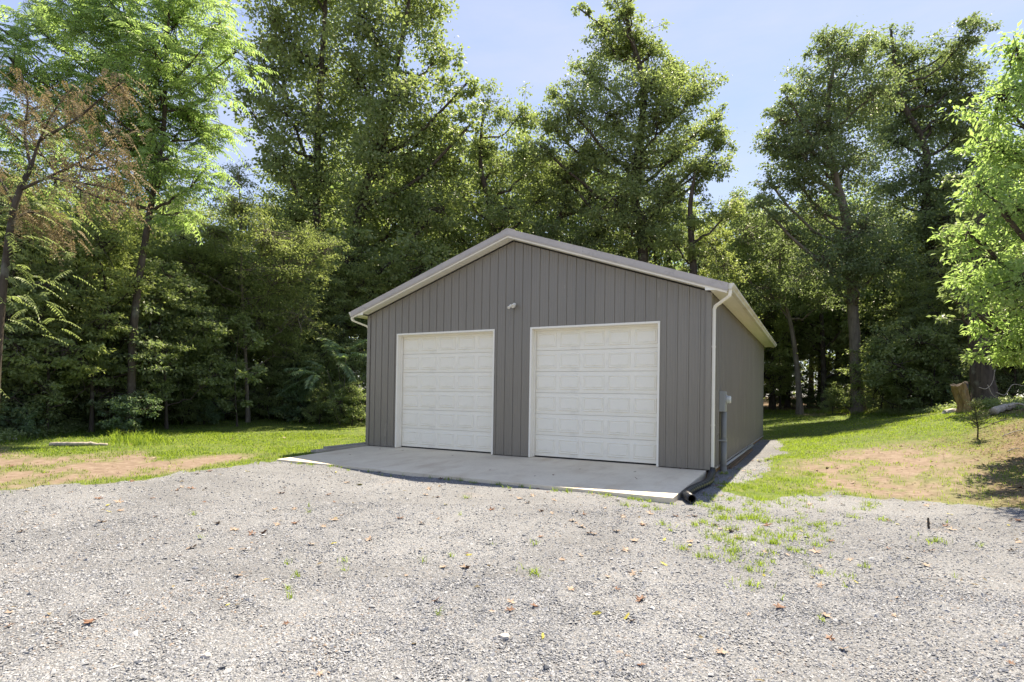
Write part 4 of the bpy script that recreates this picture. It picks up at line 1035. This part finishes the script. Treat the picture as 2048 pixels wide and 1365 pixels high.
def grass():
    r = np.random.default_rng(21)
    x, y, d = (np.concatenate(q) for q in zip(view_points(r, 230000, 6.5, 20), view_points(r, 200000, 20, 44)))
    # thin out towards the distance, where a blade is far below a pixel
    keep = r.random(len(d)) < np.clip((30/d)**1.0, 0, 1)*.9
    x, y, d = x[keep], y[keep], d[keep]
    gr, di, ga, li, tu = masks(x, y)
    p = ga*(.35 + .65*sstep(.35, .6, fbm(x*.8, y*.8, 31))) + li*.05
    keep = (r.random(len(x)) < p) & ~in_garage(x, y)
    x, y, d, tu = x[keep], y[keep], d[keep], tu[keep]
    hvar = .5 + 1.1*fbm(x*.5, y*.5, 33)
    h = r.uniform(.028, .075, len(x))*hvar; w = np.clip(.004 + d*.0006, .006, .022)*r.uniform(.7, 1.3, len(x))
    V, F = blades(x, y, h, w, r, .9)
    t = np.clip(.15 + .6*fbm(x*.7, y*.7, 35) + r.normal(size=len(x))*.2, 0, 1)
    tag(link('grass', np_mesh('grass', V, F, M['grass'], {'tint': np.repeat(t, 5)})), 'short green lawn grass', None, None, 'stuff')
    # small tufts that come up through the gravel and along the concrete edge
    X, Y = [], []
    extra = [(*G(px_, py_)[:2], rr_) for px_, py_, rr_ in zip(r.normal(1530, 85, 170), r.normal(1030, 52, 170), r.uniform(.03, .13, 170))]
    extra += [(x_, -3.1 - abs(r.normal())*.12, r.uniform(.02, .06)) for x_ in r.uniform(.3, 9.0, 40)]
    extra += [(*G(px_, py_)[:2], r.uniform(.02, .05)) for px_, py_ in zip(r.uniform(300, 2000, 26), r.uniform(1010, 1250, 26))]
    for tx, ty, rr in TUFT_W + extra:
        n = int(260*rr + 900*rr*rr); q = np.abs(r.normal(size=n))*rr*.6; a = r.uniform(0, 6.28, n)
        X.append(tx + q*np.cos(a)); Y.append(ty + q*np.sin(a)*.9)
    x, y = np.concatenate(X), np.concatenate(Y); k = ~in_garage(x, y); x, y = x[k], y[k]
    h = r.uniform(.02, .10, len(x)); V, F = blades(x, y, h, r.uniform(.004, .009, len(x)), r, 1.5)
    tag(link('gravel_grass', np_mesh('gravel_grass', V, F, M['grass'], {'tint': np.repeat(np.clip(.45 + r.normal(size=len(x))*.2, 0, 1), 5)})), 'tufts of grass coming up through the gravel', None, None, 'stuff')
    # taller grass at the lawn's left end and along the edges of the wood
    px = np.r_[r.normal(285, 32, 900), r.uniform(225, 240, 600), r.uniform(-60, 735, 9000), r.uniform(1530, 1960, 5000)]
    dd = np.r_[r.normal(16.3, .7, 900), r.uniform(15.5, 20, 600), np.interp(px[1500:10500], [-60, 0, 100, 300, 500, 735], [14.5, 16, 18.5, 22.5, 27.4, 31]) + r.normal(size=9000)*.8, np.interp(px[10500:], [1530, 1640, 1720, 1810, 1905, 1960], [41, 37, 32.5, 29.5, 22.5, 20.5]) + r.normal(size=5000)*.9]
    x = CAM_POS[0] + dd*(-_s + (px - 1024)/CAM_F*_c); y = CAM_POS[1] + dd*(_c + (px - 1024)/CAM_F*_s)
    h = r.uniform(.06, .34, len(x))*(.4 + fbm(x*1.3, y*1.3, 71)); V, F = blades(x, y, h, r.uniform(.010, .02, len(x)), r, 1.3)
    tag(link('tall_grass', np_mesh('tall_grass', V, F, M['grass'], {'tint': np.repeat(np.clip(.3 + r.normal(size=len(x))*.2, 0, 1), 5)})), 'taller rough grass along the edges of the woods', None, None, 'stuff')
grass()
def weeds():
    r = np.random.default_rng(23)
    px = np.r_[r.uniform(-60, 240, 520), r.uniform(240, 735, 420), r.uniform(1740, 2047, 420)]
    d = np.r_[np.interp(px[:520], [-60, 240], [14.2, 20.5]) + r.uniform(-.6, 1.8, 520), np.interp(px[520:940], [240, 500, 735], [21.5, 27.2, 31]) + r.uniform(-.4, 1.4, 420), np.interp(px[940:], [1740, 1810, 1905, 2047], [32, 29.3, 22.3, 17.5]) + r.uniform(-.6, 1.6, 420)]
    x = CAM_POS[0] + d*(-_s + (px - 1024)/CAM_F*_c); y = CAM_POS[1] + d*(_c + (px - 1024)/CAM_F*_s)
    h = r.uniform(.08, .34, len(x))
    C = np.stack([x, y, hgt(x, y) + h*.6], 1)
    V, F, T = scatter_leaves(r, C, r.uniform(.18, .38, len(C)), 26, .085, .6, .45, .2)
    tag(link('weeds', np_mesh('weeds', V, F, M['leaf_mid'], {'tint': T})), 'low leafy weeds along the edges of the woods', None, None, 'stuff')
weeds()

def gravel_stones():
    r = np.random.default_rng(31)
    base = np.array([(1, 0, 0), (0, 1, 0), (-1, 0, 0), (0, -1, 0), (.15, .1, 1), (-.1, .05, -1)], float)*.62
    Ft = np.array([(0, 1, 4), (1, 2, 4), (2, 3, 4), (3, 0, 4), (1, 0, 5), (2, 1, 5), (3, 2, 5), (0, 3, 5)])
    xs, ys, sz = [], [], []
    for n, d0, d1, s0, s1 in ((88000, 2.7, 5.2, .009, .021), (48000, 5.2, 8.5, .011, .024), (14000, 8.5, 14, .016, .034), (500, 2.8, 7, .03, .05)):
        x, y, d = view_points(r, n, d0, d1, .98)
        xs.append(x); ys.append(y); sz.append(s0 + (s1 - s0)*r.random(n)**2.2)
    x, y, s = map(np.concatenate, (xs, ys, sz))
    gr = masks(x, y)[0]
    k = (r.random(len(x)) < gr*(.45 + .55*sstep(.3, .52, fbm(x*.7, y*.7, 61)))*(1 - .6*sstep(3.4, 1.0, sdist(x, y, GRAVEL))*sstep(9, 11, x))) & ~in_garage(x, y); x, y, s = x[k], y[k], s[k]; n = len(x)
    V = base[None] + r.normal(size=(n, 6, 3))*.16
    V *= (s[:, None]*np.stack([r.uniform(.8, 1.5, n), r.uniform(.7, 1.1, n), r.uniform(.35, .75, n)], 1))[:, None]
    a = r.uniform(0, 6.28, n); tl = r.normal(size=(n, 2))*.22
    ca, sa = np.cos(a)[:, None], np.sin(a)[:, None]
    X = V[..., 0]*ca - V[..., 1]*sa; Y = V[..., 0]*sa + V[..., 1]*ca; Z = V[..., 2] + X*tl[:, :1] + Y*tl[:, 1:]
    V = np.stack([X + x[:, None], Y + y[:, None], Z + (hgt(x, y) + s*.12)[:, None]], -1)
    F = (np.arange(n)*6)[:, None, None] + Ft[None]
    tag(link('gravel', np_mesh('gravel', V.reshape(-1, 3), F.reshape(-1, 3), M['stone'], {'tint': np.repeat(np.clip(r.random(n)*.96 + .5*(fbm(x*.9, y*.9, 63) - .47)*(r.random(n) < .95), 0, 1), 6)})), 'loose grey crushed stone covering the driveway', None, None, 'stuff')
gravel_stones()

def litter_bits():
    r = np.random.default_rng(37)
    x, y, d = view_points(r, 46000, 3, 28, .98)
    bx, by = r.uniform(11.5, 18, 16000), r.uniform(-1, 12, 16000)
    x, y, d = np.r_[x, bx], np.r_[y, by], np.r_[d, np.full(16000, 12.)]
    gr, di, ga, li, tu = masks(x, y)
    p = .02*gr + .05*di + .03*ga + li*.8*(d < 22)
    k = (r.random(len(x)) < p) & ~in_garage(x, y); x, y = x[k], y[k]; n = len(x)
    P = np.stack([x, y, hgt(x, y) + r.uniform(.008, .03, n)], 1)
    a = r.uniform(0, 6.28, n)
    V, F, T = leaf_geo(P, np.stack([np.cos(a), np.sin(a), r.normal(size=n)*.2], 1), np.stack([r.normal(size=n)*.3, r.normal(size=n)*.3, np.ones(n)], 1), r.uniform(.03, .09, n), r.uniform(.015, .045, n), r.random(n))
    tag(link('leaf_litter', np_mesh('leaf_litter', V, F, M['leaf_dead'], {'tint': T})), 'scattered bits of dry leaf on the ground', None, None, 'stuff')
litter_bits()

def fallen_leaves():
    r = np.random.default_rng(41)
    def leaf_mesh(seed, curl, lobed):
        q = np.random.default_rng(seed); n = 14; a = np.linspace(-np.pi, np.pi, n, endpoint=False)
        rad = (.55 + (.32*np.cos(5*a/1.0) if lobed else .0) + .12*q.normal(size=n)*.5)*np.where(np.abs(a) < .5, 1.25, 1)
        rad = np.clip(rad, .2, 1)
        x = rad*np.cos(a); y = rad*np.sin(a)*(.85 if lobed else .5)
        z = curl*(y**2*1.6 - .15) + .12*q.normal(size=n)*abs(curl) + .25*curl*x**2
        V = [(0, 0, 0)] + list(zip(x, y, z)); st = [(-.6, -.02, .02), (-1.0, 0, .10), (-.6, .02, .02)]
        F = [(0, i + 1, (i + 1) % n + 1) for i in range(n)]
        V += st; F += [(n + 1, n + 2, n + 3)]
        return V, F
    kinds = [('fallen_leaf', leaf_mesh(1, .45, True), 'leaf_rust', 'curled rusty brown fallen leaf lying on the gravel', 'rusty brown leaves on the gravel'),
             ('fallen_leaf', leaf_mesh(2, .3, True), 'leaf_tan', 'pale tan fallen leaf lying on the gravel', 'tan leaves on the gravel'),
             ('fallen_leaf', leaf_mesh(3, .35, False), 'leaf_yellow', 'yellow-green fallen leaf lying on the gravel', 'yellow leaves on the gravel')]
    for nm, c, tr in (('leaf_rust', (.20, .10, .06), (.3, .1, .03)), ('leaf_tan', (.33, .24, .175), (.3, .2, .1)), ('leaf_yellow', (.38, .34, .06), (.4, .4, .05))):
        m, N, L, b = mat(nm)
        tc = N.new('ShaderNodeTexCoord'); nn = noise(N, L, 3, 4, .6, tc.outputs['Object']); rr = ramp(N, [(.3, tuple(v*.6 for v in c)), (.65, c)])
        L.new(nn.outputs['Fac'], rr.inputs['Fac']); L.new(rr.outputs['Color'], b.inputs['Base Color']); setp(b, Roughness=.7); M[nm] = m
    firsts = {}
    def drop(k, p, s, rz, tilt, label=None, group=None):
        nm, (V, F), mt, lab, grp = kinds[k]
        if k not in firsts:
            me = bpy.data.meshes.new(nm); me.from_pydata(V, [], F); me.materials.append(M[mt]); firsts[k] = me
        o = link(nm, firsts[k]); o.location = (p[0], p[1], p[2] + .012 + .05*s); o.scale = (s, s, s); o.rotation_euler = (tilt[0], tilt[1], rz)
        tag(o, label or lab, 'leaf', group or grp)
    x, y, d = view_points(r, 900, 3.1, 15, .92)
    gr = masks(x, y)[0]; k_ = (gr > .6) & ~in_garage(x, y)
    x, y, d = x[k_], y[k_], d[k_]
    right = ((x - CAM_POS[0])*_c + (y - CAM_POS[1])*_s)/d
    k_ = r.random(len(x)) < np.where(right > 0, .95, .5); d = d[k_]; x, y = x[k_][:230], y[k_][:230]
    for i in range(len(x)):
        k = int(r.choice([0, 1, 2], p=[.34, .52, .14]))
        drop(k, on((x[i], y[i])), r.uniform(.03, .075)*(1.25 if d[i] > 6 else 1), r.uniform(0, 6.28), r.normal(size=2)*.25)
    for px, py, k in ((1107, 950, 0), (1160, 941, 0), (1270, 947, 0), (1283, 928, 0), (1272, 958, 0), (1360, 943, 0), (1070, 951, 1), (760, 902, 0), (700, 910, 0), (805, 905, 0), (905, 915, 0), (980, 940, 0)):
        d_ = ray(px, py); t = (-.055 - CAM_POS[2])/d_[2]; p = CAM_POS + d_*t
        drop(k, (p[0], p[1], p[1]/3.05*.1 - .004), r.uniform(.025, .05), r.uniform(0, 6.28), r.normal(size=2)*.2, 'small dry brown leaf lying on the pale concrete pad', 'dry leaves on the concrete pad')
    x, y, d = view_points(r, 400, 9, 20, .95)
    g_ = masks(x, y); k_ = (g_[0] < .3) & ~in_garage(x, y); x, y = x[k_][:60], y[k_][:60]
    for i in range(len(x)):
        k = int(r.choice([0, 1], p=[.6, .4]))
        drop(k, on((x[i], y[i])), r.uniform(.05, .10), r.uniform(0, 6.28), r.normal(size=2)*.3, ('curled rusty brown' if k == 0 else 'pale tan') + ' fallen leaf lying on the grass or bare soil', ('rusty' if k == 0 else 'tan') + ' leaves on grass and soil')
fallen_leaves()

# ------------------------------------------------------------------ stump, spruce sapling, logs, rocks
def stump():
    d = 19.3; foot = at(1932, 822, d); foot[2] = float(hgt(foot[0], foot[1])); r = np.random.default_rng(3)
    t = empty('tree_stump', foot); tag(t, 'pale broken tree stump leaning beside a thick grey trunk', 'stump')
    n = 20; lv = [0, .25, .6, .9, 1.15]; V = []; F = []
    for k, z in enumerate(lv):
        for i in range(n):
            a = i/n*2*math.pi; rad = .27 + .05*math.sin(3*a + 1) + .035*r.normal() + .10*(k == 0) + .05*k/4
            V.append((-.34*(z/1.15)**1.3 + rad*math.cos(a), rad*math.sin(a), z*1.0 + (.10*math.cos(a - .5) + .05*r.normal() if k == 4 else 0) - (.2 if k == 0 else 0)))
    for k in range(len(lv)-1):
        for i in range(n): F.append((k*n+i, k*n+(i+1) % n, (k+1)*n+(i+1) % n, (k+1)*n+i))
    MB().add(V, F).build('wood', M['stump_wood'], t)
    top = V[-n:]; c = np.mean(top, 0) - np.array([0, 0, .07])
    MB().add([tuple(c)] + top, [(0, i+1, (i+1) % n + 1) for i in range(n)]).build('broken_top', M['bark'], t)
    bk_ = [(v[0]*1.0 + (.02 if True else 0), v[1], v[2]) for v in V]
    strip = MB()
    for k in range(len(lv)-1):
        for i in (18, 19, 0, 1, 2, 3):
            q = [V[k*n+i % n], V[k*n+(i+1) % n], V[(k+1)*n+(i+1) % n], V[(k+1)*n+i % n]]
            ax = np.array([-.34*(lv[k]/1.15)**1.3, 0, 0])
            strip.add([tuple(ax + (np.array(p) - ax)*np.array([1.10, 1.10, 1])) for p in q], [(0, 1, 2, 3)])
    strip.build('bark', M['bark'], t)
    t.rotation_euler.z = math.atan2(RGT[1], RGT[0]); t.scale = (.7, .7, .8)
stump()
def spruce():
    d = 14.6; foot = at(1955, 885, d); foot[2] = float(hgt(foot[0], foot[1])); r = np.random.default_rng(8)
    t = empty('spruce_sapling', foot); tag(t, 'small spruce sapling with a bare lower stem on the right bank', 'tree')
    mb = MB(); mb.tube([(0, 0, -.05), (.01, .0, .3), (-.04, 0, .62), (-.10, 0, 1.02)], [.02, .016, .011, .004], 7)
    nv = []
    for i in range(46):
        z = .26 + .72*(i/46)**.9; L = (.36*(1 - (z - .2)/1.0)**.8 + .05)*r.uniform(.7, 1.1); a = i*2.4 + r.normal()*.3
        b0 = np.array([-.10*(z/1.02)**2, 0, z]); dv = np.array([math.cos(a), math.sin(a), .35 + .3*r.random()]); e = b0 + dv*L
        mb.tube([tuple(b0), tuple(b0 + dv*L*.5 - np.array([0, 0, .02])), tuple(e)], [.006, .004, .002], 4)
        m_ = int(60*L/.3) + 12; s = r.random(m_); P = b0 + dv*L*s[:, None] - np.array([0, 0, .02])*np.sin(s*3.14)[:, None]
        nd = unit(sph(r, m_)*.9 + dv*.6)
        nv.append(leaf_geo(P, nd, sph(r, m_), r.uniform(.03, .055, m_), np.full(m_, .006), np.clip(.3 + .5*s + r.normal(size=m_)*.15, 0, 1)))
    mb.build('stem', M['bark'], t, 0, True)
    V, F, T = join(nv); link('needles', np_mesh('needles', V, F, M['needle'], {'tint': T}), t)
spruce()
def log(name, pts, rad, m, label, cat, group=None, sides=9):
    P = smooth_path(np.array(pts), 5); r = np.random.default_rng(int(abs(P[0, 0])*1000) % 9999)
    P[1:-1] += r.normal(size=(len(P)-2, 3))*rad*.15
    mb = MB().tube(P, rad*np.linspace(1, .7, len(P)), sides); o = mb.build(name, M[m], None, 0, True); return tag(o, label, cat, group)
def gpt(px, py, d, dz=0):
    p = at(px, py, d); return (p[0], p[1], float(hgt(p[0], p[1])) + dz)
log('fallen_log', [gpt(1985, 838, 17, .10), gpt(2005, 832, 17.2, .14), gpt(2028, 826, 17.4, .16)], .12, 'dead_wood', 'pale bleached log lying at the top of the right bank', 'log')
log('dead_branch', [gpt(2018, 830, 16.8, .22), gpt(2035, 826, 16.8, .24), gpt(2060, 835, 16.6, .12)], .035, 'dead_wood', 'thin bleached branch resting on the pale log', 'branch')
for pts, lab in (([(1992, 785), (2010, 790), (2025, 770), (2046, 772)], 'bare arching twig hanging under the bright green tree'), ([(1975, 770), (1985, 790), (1998, 800), (2006, 822)], 'bare crooked twig against the thick grey trunk'), ([(1958, 775), (1972, 778), (1985, 765), (1990, 740)], 'bare twig hooked around the thick grey trunk')):
    log('bare_twig', [tuple(at(x, y, 17.6)) for x, y in pts], .013, 'dead_wood', lab, 'branch', None, 5)
log('dead_log', [gpt(100, 913, 14.6, .03), gpt(140, 911, 14.6, .05), gpt(180, 907, 14.8, .06), gpt(215, 907, 15, .02)], .06, 'dead_wood', 'pale grey weathered log between the bare soil and the left grass', 'log')
for q, (x0, y0, x1, y1, dd, lab) in enumerate(((1985, 858, 2030, 848, 15.6, 'short grey stick lying left of the others on the bank'), (2005, 880, 2046, 868, 14.2, 'long grey stick lying across the bare right bank'), (1972, 846, 1990, 836, 17, 'short stick lying just below the pale log'),
        (2015, 905, 2040, 915, 12.6, 'dark stick lying lowest on the right bank'), (1890, 858, 1925, 852, 18.2, 'stick lying in the weeds left of the spruce sapling'), (2030, 812, 2047, 800, 17.6, 'brushwood stick propped at the top of the right bank'))):
    log('stick', [gpt(x0, y0, dd, .03), gpt((x0 + x1)/2, (y0 + y1)/2, dd, .06), gpt(x1, y1, dd, .04)], .014, 'dead_wood' if q % 2 else 'bark_grey', lab, 'branch', None, 5)
log('wood_stake', [gpt(1858, 1062, 7.6, -.05), gpt(1857, 1050, 7.6, .06), gpt(1856, 1040, 7.6, .14)], .017, 'bark', 'short dark stick standing upright in the gravel', 'stick', None, 6)
log('dead_branch', [gpt(15, 850, 18.5, .1), gpt(32, 810, 18.6, .55), gpt(46, 782, 18.8, 1.15)], .02, 'dead_wood', 'thin leaning dead branch in the dark left undergrowth', 'branch', None, 5)
def rock(px, py, d, s, label):
    r = np.random.default_rng(int(px)); p = gpt(px, py, d, s*.2)
    import bmesh
    bm = bmesh.new(); bmesh.ops.create_icosphere(bm, subdivisions=2, radius=1)
    for v in bm.verts:
        v.co *= 1 + .22*math.sin(v.co.x*3 + px)*math.cos(v.co.y*4 + px*.3) + r.normal()*.05; v.co = Vector((v.co.x*s*1.3, v.co.y*s, v.co.z*s*.65))
    me = bpy.data.meshes.new('rock'); bm.to_mesh(me); bm.free(); me.materials.append(M['rock'])
    o = link('rock', me); o.location = p; tag(o, label, 'rock')
rock(1903, 834, 19.8, .2, 'pale pinkish rock in the grass left of the stump')
rock(22, 872, 15.6, .12, 'small brown rock under the low bush at the far left')
rock(1010, 1265, 3.95, .032, 'dark grey stone lying on the near gravel, largest of the centre')
rock(412, 1320, 3.6, .03, 'dark grey stone lying on the near gravel toward the left')
